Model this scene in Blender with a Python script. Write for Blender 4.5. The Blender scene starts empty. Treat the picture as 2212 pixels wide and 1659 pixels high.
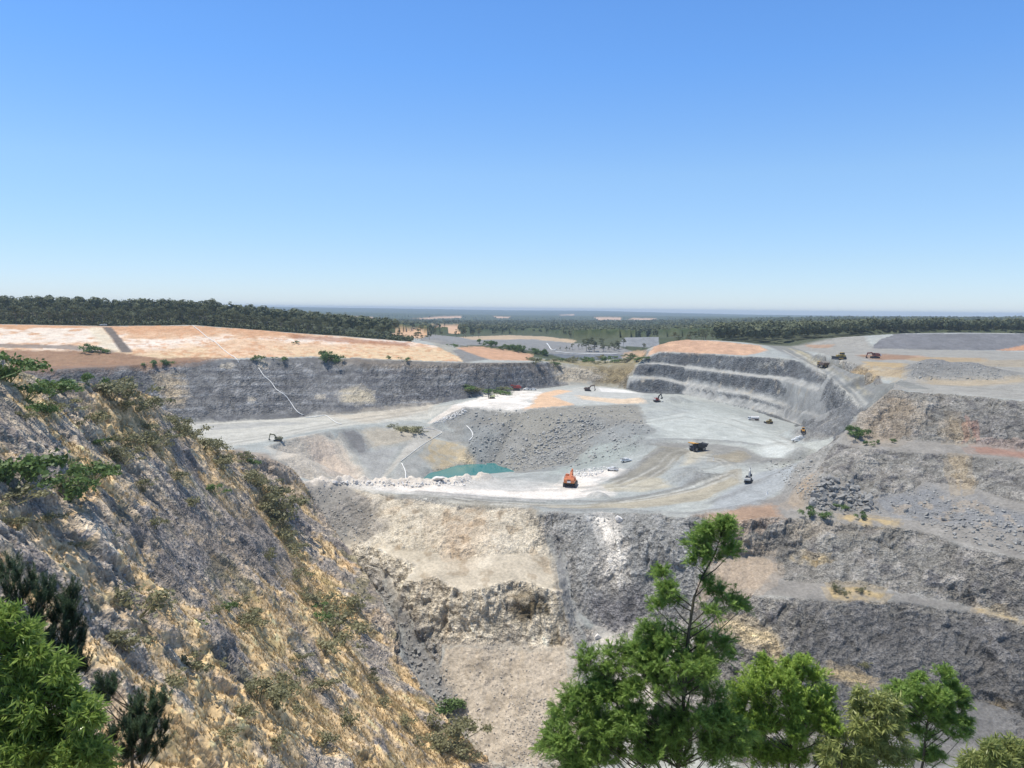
import bpy, math, random
import numpy as np
from mathutils import Matrix, Vector
from mathutils.geometry import delaunay_2d_cdt

random.seed(7)
rng = np.random.default_rng(11)
SC = bpy.context.scene
COL = SC.collection
QUAL = 1.0            # tessellation of the ground (1 = final)

# ------------------------------------------------------------------ camera
F = 1737.0            # focal length in pixels of a 2212 x 1659 print of the photograph
CX, CY = 1106.0, 829.5
PITCH = math.atan((829.5 - 668.0) / F)
ROLL = math.radians(0.6)
CAM_R = Matrix.Rotation(math.pi / 2 - PITCH, 3, 'X') @ Matrix.Rotation(ROLL, 3, 'Z')
cam_data = bpy.data.cameras.new('camera')
cam_data.sensor_width = 36.0
cam_data.lens = 36.0 * F / 2212.0
cam_data.clip_start = 0.3
cam_data.clip_end = 60000.0
cam = bpy.data.objects.new('camera', cam_data)
cam.rotation_euler = CAM_R.to_euler()
COL.objects.link(cam)
SC.camera = cam

# ------------------------------------------------------------------ sky, sun, exposure
SUN_EL, SUN_AZ = math.radians(73.0), math.radians(-84.0)      # azimuth from +Y towards +X
sun_dir = Vector((math.sin(SUN_AZ) * math.cos(SUN_EL), math.cos(SUN_AZ) * math.cos(SUN_EL), math.sin(SUN_EL)))
world = bpy.data.worlds.new('World')
SC.world = world
world.use_nodes = True
wn, wl = world.node_tree.nodes, world.node_tree.links
bg = wn['Background']
sky = wn.new('ShaderNodeTexSky')
sky.sky_type = 'NISHITA'
sky.sun_disc = False
sky.sun_elevation = SUN_EL
sky.sun_rotation = SUN_AZ
sky.altitude = 250.0
sky.air_density = 1.0
sky.dust_density = 0.0
sky.ozone_density = 3.0
hs = wn.new('ShaderNodeHueSaturation')
hs.inputs['Saturation'].default_value = 1.0
# clear dry air over the inland plain: the low sky stays pale blue instead of the model's straw colour
tc = wn.new('ShaderNodeTexCoord'); sx = wn.new('ShaderNodeSeparateXYZ'); cr = wn.new('ShaderNodeValToRGB'); tint = wn.new('ShaderNodeMixRGB')
tint.blend_type = 'MULTIPLY'; tint.inputs[0].default_value = 1.0
wl.new(tc.outputs['Generated'], sx.inputs[0]); wl.new(sx.outputs['Z'], cr.inputs['Fac'])
el = cr.color_ramp.elements
el[0].position = 0.0; el[0].color = (0.72, 0.86, 1.24, 1)
el[1].position = 0.62; el[1].color = (1.05, 1.0, 0.92, 1)
for pos, c in ((0.06, (0.80, 0.92, 1.16, 1)), (0.16, (0.92, 1.08, 1.25, 1)), (0.28, (0.76, 1.10, 1.46, 1)), (0.40, (0.72, 1.10, 1.50, 1))):
    e = el.new(pos); e.color = c
wl.new(sky.outputs[0], hs.inputs['Color']); wl.new(hs.outputs[0], tint.inputs[1]); wl.new(cr.outputs[0], tint.inputs[2])
wl.new(tint.outputs[0], bg.inputs[0])
bg.inputs[1].default_value = 0.128
sun_data = bpy.data.lights.new('sun', 'SUN')
sun_data.energy = 4.8
sun_data.angle = math.radians(0.53)
sun_data.color = (1.0, 0.945, 0.86)
sun = bpy.data.objects.new('sun', sun_data)
sun.rotation_euler = sun_dir.to_track_quat('Z', 'Y').to_euler()
COL.objects.link(sun)
SC.view_settings.view_transform = 'Standard'
SC.view_settings.look = 'None'
SC.view_settings.gamma = 1.0
SC.view_settings.exposure = 0.0
SC.view_settings.use_curve_mapping = False
SC.cycles.use_denoising = True
SC.cycles.max_bounces = 6
SC.cycles.transparent_max_bounces = 8

# ------------------------------------------------------------------ helpers
def ray(X, Y):
    return CAM_R @ Vector(((X - CX) / F, -(Y - CY) / F, -1.0))
def PH(X, Y, h):                 # the point h metres below the lookout seen at (X, Y)
    d = ray(X, Y); return np.array(d * (-h / d.z))
def PD(X, Y, dist):              # the point dist metres ahead
    d = ray(X, Y); return np.array(d * (dist / d.y))
def lin(c):
    c = np.asarray(c, dtype=np.float64) / 255.0
    return np.where(c <= 0.04045, c / 12.92, ((c + 0.055) / 1.055) ** 2.4)
def alb(r, g, b, k=1.30):        # base colour of a surface that looks (r, g, b) in full sun
    return np.minimum(lin((r, g, b)) / k, 0.88)

def _hash(ix, iy, iz, seed):
    n = (ix * np.uint32(374761393) + iy * np.uint32(668265263) + iz * np.uint32(2147483647) + np.uint32(seed * 144269 + 77)).astype(np.uint32)
    n = (n ^ (n >> np.uint32(13))) * np.uint32(1274126177)
    n = (n ^ (n >> np.uint32(16))) * np.uint32(2246822519)
    return n ^ (n >> np.uint32(15))
def _u(n):
    return (n & np.uint32(0xFFFFFF)).astype(np.float32) * np.float32(1.0 / 16777216.0)
def vnoise(p, scale, seed=0):    # value noise, 0..1 ; p (N,3)
    q = (p * np.float32(1.0 / scale)) if np.isscalar(scale) else p / np.asarray(scale, dtype=np.float32)
    q = q.astype(np.float32)
    f0 = np.floor(q); fr = q - f0
    i = f0.astype(np.int64).astype(np.uint32)
    fr = fr * fr * (3 - 2 * fr)
    out = np.zeros(len(q), np.float32)
    for dx in (0, 1):
        wx = fr[:, 0] if dx else 1 - fr[:, 0]
        for dy in (0, 1):
            wy = wx * (fr[:, 1] if dy else 1 - fr[:, 1])
            for dz in (0, 1):
                w = wy * (fr[:, 2] if dz else 1 - fr[:, 2])
                out += w * _u(_hash(i[:, 0] + np.uint32(dx), i[:, 1] + np.uint32(dy), i[:, 2] + np.uint32(dz), seed))
    return out
def fbm(p, scale, octv=4, seed=0, gain=0.5):
    out = np.zeros(len(p), np.float32); a = 1.0; t = 0.0
    s = np.asarray(scale, dtype=np.float32)
    for o in range(octv):
        out += a * vnoise(p, s if s.ndim else float(s), seed + o * 13); t += a
        a *= gain; s = s * 0.5
    return out / t
def blocks(p, scale, seed=0, soft=0.22):    # fractured blocks: a random level and tilt in every cell (about -1..1), and the gap to the next cell
    q = (p / np.asarray(scale, dtype=np.float32)).astype(np.float32)
    base = np.floor(q - 0.5)
    d1 = np.full(len(q), 9.0, np.float32); d2 = np.full(len(q), 9.0, np.float32)
    val = np.zeros(len(q), np.float32); val2 = np.zeros(len(q), np.float32)
    for dx in (0, 1):
        for dy in (0, 1):
            for dz in (0, 1):
                c = base + np.array((dx, dy, dz), np.float32)
                ci = c.astype(np.int64).astype(np.uint32)
                h = _hash(ci[:, 0], ci[:, 1], ci[:, 2], seed)
                o = np.stack((_u(h), _u(h * np.uint32(2654435761)), _u(h * np.uint32(40503) + np.uint32(977))), 1)
                dv = q - (c + 0.25 + 0.5 * o)
                d = (dv * dv).sum(1)
                nt = _u(h * np.uint32(3266489917)) * 2 - 1 + (dv * (o[:, ::-1] * 2 - 1)).sum(1) * 1.1
                closer = d < d1
                second = (~closer) & (d < d2)
                val2 = np.where(closer, val, np.where(second, nt, val2))
                d2 = np.where(closer, d1, np.minimum(d2, d))
                val = np.where(closer, nt, val)
                d1 = np.where(closer, d, d1)
    g = np.sqrt(d2) - np.sqrt(d1)
    w = 0.5 + 0.5 * np.clip(g / soft, 0, 1)
    return val * w + val2 * (1 - w), g
def sstep(a, b, x):
    t = np.clip((x - a) / (b - a), 0, 1); return t * t * (3 - 2 * t)

# ------------------------------------------------------------------ the lie of the land: survey lines
TP = []
def line(pts, step=None):
    p = [np.asarray(q, dtype=float) for q in pts]
    for a, b in zip(p[:-1], p[1:]):
        dist = max(6.0, (abs(a[1]) + abs(b[1])) / 2)
        st = step or max(1.5, dist * 0.012)
        n = max(1, int(np.linalg.norm(b[:2] - a[:2]) / st))
        for k in range(n):
            TP.append(a + (b - a) * k / n)
    TP.append(p[-1])
def LH(*pts): line([PH(*q) for q in pts])
def LD(*pts): line([PD(*q) for q in pts])
def off(pts, dx, dy, z=None, dz=0.0):
    return [np.array((q[0] + dx, q[1] + dy, (q[2] + dz) if z is None else z)) for q in pts]

# left hill
RIDGE = [PD(*q) for q in ((-260, 690, 150), (-150, 720, 165), (-60, 752, 185), (0, 786, 200), (60, 810, 210), (120, 834, 218), (200, 832, 232),
         (290, 836, 255), (330, 864, 272), (400, 920, 305), (480, 964, 335), (560, 986, 358), (600, 1000, 370), (650, 1042, 390))]
line(RIDGE)
line([np.array((q[0] - 12, q[1] + 22, max(q[2] - 14, -86))) for q in RIDGE])
line([np.array((q[0] - 20, q[1] + 70, -85.0)) for q in RIDGE[3:]])
LD((655, 1047, 391), (740, 1170, 366), (850, 1330, 325), (900, 1460, 303), (980, 1570, 285), (1060, 1659, 270), (1130, 1760, 255))
LD((-260, 1659, 74), (-150, 1659, 82), (0, 1659, 93), (250, 1659, 112), (500, 1659, 138), (650, 1659, 162), (800, 1659, 194), (950, 1659, 236), (1010, 1640, 262))
LD((575, 1025, 352), (605, 1120, 332), (645, 1210, 318), (705, 1310, 300), (800, 1440, 276), (885, 1560, 259), (965, 1659, 247))
LD((440, 1090, 246), (520, 1250, 226), (600, 1400, 214), (720, 1560, 204), (790, 1650, 199))
# hidden ground falling away from the lookout
line([np.array((x, 4.5, -3.6)) for x in (-9, -4, 0, 4, 9)])
line([np.array((x, 0.5, -1.7)) for x in (-9, -4, 0, 4, 9)])
line([np.array((x, -6, -1.7)) for x in (-9, 0, 9)])
line([np.array((x, 16, -12.5)) for x in (-24, -12, 0, 12, 24)])
line([np.array((-50, 40, -30)), np.array((-20, 40, -31)), np.array((0, 42, -36)), np.array((40, 42, -38)), np.array((70, 40, -36))])
line([np.array((-30, 85, -62)), np.array((0, 90, -80)), np.array((50, 90, -85)), np.array((110, 85, -75))])
line([np.array((-15, 150, -118)), np.array((20, 150, -130)), np.array((70, 150, -125)), np.array((150, 140, -105))])
line([np.array((0, 215, -160)), np.array((40, 215, -160)), np.array((80, 205, -150))])
# front cliff
EDGE = ((690, 1041, 88), (760, 1049, 91), (850, 1067, 92), (1000, 1087, 92), (1100, 1097, 92), (1190, 1107, 92), (1250, 1110, 91), (1330, 1107, 90),
        (1400, 1113, 88), (1490, 1117, 86), (1545, 1107, 85), (1590, 1102, 84), (1640, 1090, 84), (1683, 1068, 84))
LH(*EDGE)
LH((790, 1180, 107.5), (850, 1205, 109), (900, 1225, 110.5), (950, 1195, 106.3), (1000, 1190, 105.5), (1050, 1212, 108), (1100, 1216, 108.2), (1150, 1192, 105.8), (1195, 1196, 106.5))
LH((870, 1265, 115), (940, 1250, 112.5), (1000, 1285, 116), (1050, 1272, 114.2), (1100, 1255, 112.3), (1150, 1266, 114), (1200, 1276, 115))
LH((905, 1330, 125), (960, 1362, 130), (1050, 1382, 132), (1130, 1394, 134), (1212, 1394, 134))
LH((1060, 1659, 155), (1150, 1659, 159), (1260, 1659, 160))
LH((1190, 1128, 96.5), (1216, 1220, 109.5), (1235, 1300, 121), (1256, 1400, 133), (1300, 1520, 146), (1350, 1659, 160))
LH((1262, 1170, 100), (1300, 1200, 103), (1350, 1262, 112), (1420, 1250, 110))
LH((1262, 1345, 126), (1290, 1352, 128), (1340, 1362, 128), (1420, 1347, 124), (1500, 1332, 120))
LH((1380, 1130, 91), (1440, 1180, 96), (1500, 1230, 104))
LH((1480, 1150, 91), (1560, 1200, 98), (1640, 1200, 98), (1700, 1215, 99))
LH((1540, 1280, 109), (1640, 1275, 105))
LH((1560, 1347, 117.5), (1640, 1390, 120), (1700, 1422, 121))
LH((1450, 1420, 132), (1600, 1500, 136), (1700, 1500, 130))
LH((1400, 1520, 148), (1500, 1600, 150), (1600, 1659, 150), (1800, 1659, 142), (2000, 1659, 138), (2212, 1659, 136), (2400, 1680, 135))
# right wall
NOSE = [PH(*q) for q in ((1895, 866, 44.8), (1878, 884, 48.7), (1843, 908, 54.4), (1808, 938, 61), (1790, 962, 65), (1743, 991, 72), (1705, 1022, 78), (1683, 1068, 84))]
line(NOSE)
line([np.array((q[0] - 4, q[1] + 26, -84.0)) for q in NOSE[3:-1]])
LH((1895, 866, 44.8), (1924, 843, 40), (1985, 847, 41), (2046, 851, 41), (2130, 858, 41), (2212, 866, 41), (2400, 882, 41))
LH((1835, 930, 58), (1884, 950, 61), (2000, 955, 61), (2100, 962, 61), (2212, 975, 61), (2400, 992, 61))
LH((1812, 958, 63), (1884, 968, 63), (2000, 975, 63), (2100, 985, 63), (2212, 998, 63), (2400, 1018, 63))
LH((1700, 1085, 83), (1790, 1105, 83.5), (1880, 1100, 82), (1974, 1115, 82), (2080, 1150, 83), (2212, 1180, 84), (2400, 1212, 84))
LH((1760, 1042, 75), (1800, 1040, 74), (1850, 1060, 77))
LH((1590, 1126, 85.5), (1680, 1121, 85), (1760, 1119, 84.5), (1830, 1128, 84.5), (1935, 1136, 84.5), (2010, 1150, 85), (2080, 1180, 86), (2212, 1208, 86), (2400, 1242, 86))
LH((1640, 1268, 104), (1720, 1262, 103), (1792, 1266, 102), (1922, 1280, 102), (2000, 1290, 102.5), (2105, 1306, 103), (2212, 1330, 103), (2400, 1364, 103))
LH((1640, 1290, 106), (1700, 1290, 105), (1792, 1297, 104.6), (1922, 1301, 104.2), (2105, 1323, 104.6), (2212, 1346, 104.6), (2400, 1382, 104.6))
LH((1700, 1422, 121), (1777, 1440, 121), (1886, 1448, 121), (1974, 1456, 121), (2144, 1495, 122.5), (2212, 1520, 123), (2400, 1575, 124))
LH((1777, 1463, 123.2), (1886, 1469, 123.2), (1974, 1474, 123.2), (2144, 1512, 124.7), (2212, 1537, 125.2), (2400, 1595, 126))
# pit floor
for q in ((1600, 1060, 84), (1650, 1000, 84), (1740, 965, 84.6), (1500, 1000, 85.5), (1440, 975, 84), (1400, 1000, 88), (1340, 1040, 91.5), (1240, 1045, 92),
          (1100, 1060, 92), (900, 1055, 92), (1500, 1075, 88), (1560, 1050, 86), (1400, 1075, 90.5), (1600, 975, 84), (1500, 940, 83), (1600, 900, 83.2),
          (1480, 900, 80), (1420, 865, 76), (1500, 868, 78), (1560, 880, 82), (1300, 1060, 92), (1180, 1080, 92), (1560, 960, 84), (1680, 940, 84.8)):
    TP.append(PH(*q))
LH((1330, 900, 79.5), (1370, 940, 82.0), (1385, 965, 83.5))
LH((1120, 1022, 97), (1180, 1030, 92.3), (1250, 1012, 92), (1330, 992, 91), (1370, 985, 88))
WB = [PH(*q) for q in ((660, 1041, 88.5), (750, 1042, 91), (830, 1043, 91), (920, 1044, 91), (1000, 1037, 91.5), (1100, 1030, 92))]
line(WB)
line([np.array((q[0], q[1] + 22, -107.0)) for q in WB[:-1]])
LH((680, 1037, 108), (752, 1039, 108.5), (826, 1037, 108.5), (890, 1039, 108.5))
LH((578, 965, 84), (610, 952, 84), (675, 939, 84), (711, 929, 84), (760, 923, 84.5), (805, 918, 85), (870, 918, 86.5), (925, 919, 88))
LH((700, 985, 96.5), (740, 980, 97), (790, 975, 97))
LH((909, 926, 88), (867, 976, 98), (823, 1032, 107.7))
LH((958, 934, 92), (910, 965, 96), (864, 996, 100), (828, 1036, 108))
LH((930, 955, 95), (950, 946, 94), (985, 955, 96), (1015, 963, 97.5))
LH((895, 1010, 104), (945, 1012, 106.5))
LH((900, 1042, 108.8), (915, 1032, 108.6), (930, 1023, 108.3), (945, 1017, 107.6), (985, 1004, 107.6), (1030, 1001, 107.6), (1075, 1004, 107.6), (1100, 1010, 107.6), (1116, 1018, 107.6))
LH((930, 1036, 111), (1000, 1020, 112), (1060, 1016, 112), (1095, 1020, 110))
LH((930, 915, 88), (960, 900, 82.3), (1005, 881, 76.5), (1060, 880, 76), (1130, 883, 76), (1180, 879, 76), (1240, 876, 76), (1310, 872, 76), (1380, 870, 76.5))
# left wall: toe, rock head, orange rim
LH((-260, 970, 88), (-150, 960, 88), (0, 945, 88), (200, 930, 87.5), (330, 921, 87), (400, 917, 86.8), (520, 909, 86.5), (650, 901, 86), (760, 894, 84), (900, 879, 80.5),
   (1000, 863, 76.8), (1060, 851, 75), (1120, 843, 74.5), (1220, 831, 75), (1290, 833, 77), (1349, 840, 78.5), (1388, 848, 79.5))
LH((-260, 800, 46), (-150, 797, 46), (0, 795, 46), (100, 798, 46), (220, 793, 45.5), (330, 786, 45), (420, 779, 44), (520, 776, 43), (700, 772, 43), (860, 778, 44.8),
   (1000, 784, 48), (1080, 785, 49.5), (1150, 783, 52), (1200, 782, 54), (1260, 790, 58), (1330, 791, 58), (1360, 787, 56.5), (1383, 782, 53.5), (1396, 771, 47.5))
LD((-260, 702, 735), (-150, 701, 740), (0, 701, 750), (230, 705, 755), (420, 703, 765), (540, 712, 770), (640, 720, 775), (745, 727, 785), (890, 739, 800), (940, 747, 800), (1000, 766, 765))
# far right benches
LD((1396, 771, 832), (1427, 760, 832), (1480, 762, 822), (1613, 769, 752), (1694, 773, 716), (1735, 783, 702))
LD((1383, 782, 822), (1427, 785, 816), (1480, 790, 810), (1613, 806, 739), (1694, 815, 701), (1775, 840, 622))
LD((1383, 786, 816), (1427, 788, 808), (1480, 794, 800), (1613, 812, 728), (1694, 822, 690), (1775, 849, 612))
LD((1358, 812, 806), (1427, 815, 801), (1480, 826, 791), (1613, 847, 719), (1694, 870, 680), (1775, 898, 599))
LD((1362, 817, 800), (1427, 820, 793), (1480, 832, 783), (1613, 854, 710), (1694, 877, 672), (1775, 905, 592))
LD((1480, 846, 779), (1540, 858, 744), (1613, 872, 706), (1694, 892, 668), (1730, 905, 640))
LD((1480, 849, 777), (1540, 862, 740), (1613, 876, 701), (1694, 897, 664), (1732, 911, 634))
LD((1388, 848, 784), (1427, 848, 786), (1480, 852, 773), (1540, 868, 735), (1613, 885, 697), (1694, 903, 661), (1762, 931, 590), (1800, 948, 545))
LD((1394, 770, 826), (1413, 748, 850), (1451, 737, 865), (1480, 734, 875), (1544, 735, 860), (1613, 742, 840))
# haul ramp
RL = [PH(*q) for q in ((1600, 735, 34), (1654, 745, 37), (1735, 780, 44), (1775, 801, 47), (1813, 837, 52.5), (1843, 864, 57), (1868, 888, 60.5))]
RR = [PH(*q) for q in ((1650, 735, 34), (1700, 745, 37.5), (1748, 762, 40.5), (1765, 778, 43), (1803, 796, 45.7), (1850, 825, 50), (1884, 850, 54.5))]
line(RL); line(RR)
line([RL[-1], np.array((214, 462, -66.0)), np.array((205, 432, -74.0))])
LH((1924, 843, 40), (1945, 822, 39.5), (1962, 808, 39.5), (1930, 795, 38.5), (1880, 788, 38), (1838, 783, 38), (1800, 772, 37), (1770, 762, 36))
LH((1915, 836, 44.5), (1895, 812, 43), (1840, 805, 43), (1800, 789, 41.7))
# plateau on the right and the waste dump
for q in ((1780, 745, 35), (1900, 770, 37), (2050, 775, 37), (2212, 790, 38), (2000, 830, 40), (2212, 835, 40), (2400, 845, 40), (2400, 790, 37), (1700, 735, 33)):
    TP.append(PH(*q))
LH((1876, 753, 36), (1950, 755, 36), (2080, 757, 36), (2212, 758, 36), (2400, 762, 36))
LD((1905, 731, 845), (1938, 721, 850), (2080, 718.5, 850), (2212, 720, 850), (2400, 723, 850))
LD((1938, 720, 1000), (2212, 719, 1000), (2400, 722, 1000))
LD((1335, 746, 1040), (1420, 748, 1040)); LD((1352, 729, 1070), (1415, 728, 1070)); LD((1352, 729, 1120), (1415, 728, 1120))
# the second pit and the country beyond
def FAR(*pts): line([np.array(((X - CX) / F * d, d, -h)) for X, d, h in pts], step=60)
FAR((-260, 900, 8), (0, 930, 8), (420, 930, 11), (640, 930, 23), (890, 960, 34), (960, 900, 36))
FAR((-260, 1500, 14), (0, 1500, 14), (420, 1500, 20), (640, 1500, 34), (890, 1500, 46), (1106, 1500, 54), (1350, 1500, 54), (1600, 1400, 42), (1870, 1350, 36), (2212, 1350, 34), (2400, 1350, 34))
LD((1000, 752, 900), (1080, 752, 920), (1150, 772, 900))
LD((1180, 776, 900), (1260, 778, 905), (1340, 776, 900))
LD((1200, 764, 960), (1260, 768, 960), (1345, 766, 960))
LD((1130, 740, 1010), (1250, 752, 1060), (1320, 750, 1060))
LD((1000, 729, 1260), (1100, 727, 1260), (1240, 733, 1260), (1330, 738, 1260))
FAR((-260, 2600, 30), (0, 2600, 30), (420, 2600, 40), (890, 2600, 64), (1106, 2600, 66), (1400, 2600, 60), (1700, 2600, 40), (2212, 2600, 30), (2400, 2600, 30))
FAR((-260, 4200, 40), (420, 4200, 52), (890, 4200, 76), (1106, 4200, 74), (1400, 4200, 66), (1700, 4200, 38), (2212, 4200, 24), (2400, 4200, 24))
FAR((-260, 5600, 60), (420, 5600, 70), (890, 5600, 92), (1400, 5600, 86), (1700, 5600, 60), (2212, 5600, 46), (2400, 5600, 46))
FAR((-260, 8000, 20), (420, 8000, 40), (890, 8000, 72), (1106, 8000, 76), (1400, 8000, 70), (1700, 8000, 58), (2212, 8000, 40), (2400, 8000, 40))
FAR((-260, 11000, 40), (420, 11000, 55), (1106, 11000, 90), (1700, 11000, 80), (2400, 11000, 60))
LD((-260, 655, 17000), (300, 659, 17000), (430, 660, 17000), (700, 664, 17000), (1106, 670, 17000), (1280, 671, 17000), (1400, 674, 17000), (1600, 679, 17000), (1850, 682, 17000), (2212, 685, 17000), (2400, 686, 17000))
FAR((-260, 21000, 150), (1106, 21000, 180), (2400, 21000, 150))

tp = np.array(TP)
_, keep = np.unique(np.round(tp[:, :2], 1), axis=0, return_index=True)
tp = tp[np.sort(keep)]
cv, ce, cf, ov, oe, of = delaunay_2d_cdt([Vector((p[0], p[1])) for p in tp], [], [], 0, 1e-4)
cxy = np.array([(v.x, v.y) for v in cv])
cz = np.array([tp[o[0]][2] if o else 0.0 for o in ov])

# base profiles: azimuth columns, radius rows
AZ0, AZ1 = math.radians(-38.0), math.radians(38.0)
NA = int(1780 * QUAL)
az = np.linspace(AZ0, AZ1, NA)
# the ground is laid on forward distance y so that every column is a straight line away from the lookout
ys = np.concatenate((np.arange(1.5, 60, 0.5), np.arange(60, 420, 0.45), np.arange(420, 900, 0.9), np.geomspace(900, 20500, 330)))
NB = len(ys)
tanaz = np.tan(az)
ZB = np.full((NB, NA), -9999.0)
for tri in cf:
    a, b, c = tri[0], tri[1], tri[2]
    xa, ya = cxy[a]; xb, yb = cxy[b]; xc, yc = cxy[c]
    y0, y1 = min(ya, yb, yc), max(ya, yb, yc)
    i0, i1 = np.searchsorted(ys, y0), np.searchsorted(ys, y1, side='right')
    if i1 <= i0: continue
    yy = ys[i0:i1]
    den = (yb - yc) * (xa - xc) + (xc - xb) * (ya - yc)
    if abs(den) < 1e-9: continue
    tmin = min(x / max(y, 1.0) for x, y in ((xa, ya), (xb, yb), (xc, yc)) ) if y0 > 1 else -9
    tmax = max(x / max(y, 1.0) for x, y in ((xa, ya), (xb, yb), (xc, yc)) ) if y0 > 1 else 9
    j0, j1 = np.searchsorted(tanaz, tmin), np.searchsorted(tanaz, tmax, side='right')
    if j1 <= j0: continue
    xx = yy[:, None] * tanaz[None, j0:j1]
    Y2 = np.broadcast_to(yy[:, None], xx.shape)
    w0 = ((yb - yc) * (xx - xc) + (xc - xb) * (Y2 - yc)) / den
    w1 = ((yc - ya) * (xx - xc) + (xa - xc) * (Y2 - yc)) / den
    w2 = 1 - w0 - w1
    m = (w0 >= -1e-6) & (w1 >= -1e-6) & (w2 >= -1e-6)
    sub = ZB[i0:i1, j0:j1]
    sub[m] = (w0 * cz[a] + w1 * cz[b] + w2 * cz[c])[m]
for j in range(NA):               # anything outside the survey takes its column's nearest level
    col = ZB[:, j]; ok = col > -9000
    if not ok.all(): ZB[:, j] = np.interp(ys, ys[ok], col[ok])
print('survey', len(tp), 'tris', len(cf))
# rows of the final ground: spaced by how large each stretch looks, finer on faces that can be seen
VP = -ZB / ys[:, None]
top = np.minimum.accumulate(VP, axis=0)
vis = VP <= top + 0.02
dV = np.abs(np.diff(VP, axis=0, prepend=VP[:1]))
W = np.where(vis, dV, 0.0)
base = np.gradient(ys) * np.where(ys < 70, 0.25, np.where(ys < 430, 1.0, np.where(ys < 900, 0.35, 0.0))) + np.where(ys > 900, 60.0 * np.gradient(np.log(ys)), 0.0)
W = 0.62 * W / W.sum(0, keepdims=True) + 0.38 * (base / base.sum())[:, None]
ker = np.ones(15) / 15.0
W = np.apply_along_axis(lambda r: np.convolve(np.pad(r, 7, mode='edge'), ker, mode='valid'), 1, W)
NR = int(1250 * QUAL)
GY = np.zeros((NR, NA)); GZ = np.zeros((NR, NA))
for j in range(NA):
    S = np.cumsum(W[:, j]); S -= S[0]
    GY[:, j] = np.interp(np.linspace(0, S[-1], NR), S, ys)
    GZ[:, j] = np.interp(GY[:, j], ys, ZB[:, j])
GX = GY * tanaz[None, :]
P = np.stack((GX, GY, GZ), -1).reshape(-1, 3).astype(np.float32)

def hit(X, Y, grid=None):         # where the line of sight meets the ground
    d = ray(X, Y); t = d.x / d.y
    j = int(np.clip(np.searchsorted(tanaz, t), 1, NA - 1))
    if abs(tanaz[j - 1] - t) < abs(tanaz[j] - t): j -= 1
    s = d.z / d.y
    if grid is None: yy, zz = GY[:, j], GZ[:, j]
    else: yy, zz = grid[:, j, 1], grid[:, j, 2]
    up = np.nonzero(zz / yy >= s)[0]
    up = up[yy[up] > 25]
    if len(up) == 0: k = NR - 1
    else: k = up[0]
    if k == 0: return np.array((t * yy[0], yy[0], zz[0]))
    f0 = zz[k - 1] / yy[k - 1] - s; f1 = zz[k] / yy[k] - s
    u = 0.0 if f1 == f0 else np.clip(-f0 / (f1 - f0), 0, 1)
    y = yy[k - 1] + (yy[k] - yy[k - 1]) * u
    return np.array((t * y, y, zz[k - 1] + (zz[k] - zz[k - 1]) * u))

def plan(poly, step=9.0):         # a sketch outline laid down on the ground
    out = []
    n = len(poly)
    for i in range(n):
        a, b = np.array(poly[i], float), np.array(poly[(i + 1) % n], float)
        m = max(1, int(np.hypot(*(b - a)) / step))
        for k in range(m):
            q = a + (b - a) * k / m
            out.append(hit(q[0], q[1])[:2])
    return np.array(out)
def pline(pts, step=7.0):
    out = []
    for a, b in zip(pts[:-1], pts[1:]):
        a, b = np.array(a, float), np.array(b, float)
        m = max(1, int(np.hypot(*(b - a)) / step))
        for k in range(m):
            q = a + (b - a) * k / m
            out.append(hit(q[0], q[1]))
    out.append(hit(*pts[-1]))
    return np.array(out)
def inside(xy, poly):
    r = np.zeros(len(xy), bool)
    x, y = xy[:, 0], xy[:, 1]
    xj, yj = poly[-1]
    for xi, yi in poly:
        if yi != yj:
            c = (yi > y) != (yj > y)
            r ^= c & (x < (xj - xi) * (y - yi) / (yj - yi) + xi)
        xj, yj = xi, yi
    return r
# noise used to make outlines ragged, at three sizes, shared by all
P2 = P.copy(); P2[:, 2] *= 0.6
RAG = [np.stack((vnoise(P2, s, 401 + k) - 0.5, vnoise(P2, s, 431 + k) - 0.5), 1) for k, s in enumerate((26.0, 9.0, 3.0))]
def region(poly, rag=1.0, soft=1, raw=False):
    """0..1 inside an outline drawn on the ground; ragged edge, soft = number of jittered tests"""
    pl = np.asarray(poly, float) if raw else plan(poly)
    lo, hi = pl.min(0) - 8 * rag - 2, pl.max(0) + 8 * rag + 2
    idx = np.nonzero((P[:, 0] > lo[0]) & (P[:, 0] < hi[0]) & (P[:, 1] > lo[1]) & (P[:, 1] < hi[1]))[0]
    m = np.zeros(len(P), np.float32)
    if len(idx) == 0: return m
    base = P[idx, :2]
    warp = (RAG[0][idx] * 7 + RAG[1][idx] * 4 + RAG[2][idx] * 2.0) * rag
    if soft <= 1:
        m[idx] = inside(base + warp, pl)
    else:
        acc = np.zeros(len(idx), np.float32)
        for k in range(soft):
            a = 2 * math.pi * k / soft
            acc += inside(base + warp * (0.5 + k / soft) + np.array((math.cos(a), math.sin(a))) * 2.2 * rag, pl)
        m[idx] = acc / soft
    return m
def near(pl, w):                  # gaussian of the distance to a line on the ground
    m = np.zeros(len(P), np.float32)
    pl = np.asarray(pl)[:, :2]
    lo, hi = pl.min(0) - 3 * w, pl.max(0) + 3 * w
    idx = np.nonzero((P[:, 0] > lo[0]) & (P[:, 0] < hi[0]) & (P[:, 1] > lo[1]) & (P[:, 1] < hi[1]))[0]
    q = P[idx, :2].astype(np.float64)
    best = np.full(len(idx), 1e9)
    for a, b in zip(pl[:-1], pl[1:]):
        ab = b - a; L = (ab * ab).sum()
        if L < 1e-9: continue
        t = np.clip(((q - a) @ ab) / L, 0, 1)
        dv = q - a - t[:, None] * ab
        best = np.minimum(best, (dv * dv).sum(1))
    m[idx] = np.exp(-best / (2 * (w / 2) ** 2))
    return m
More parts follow.
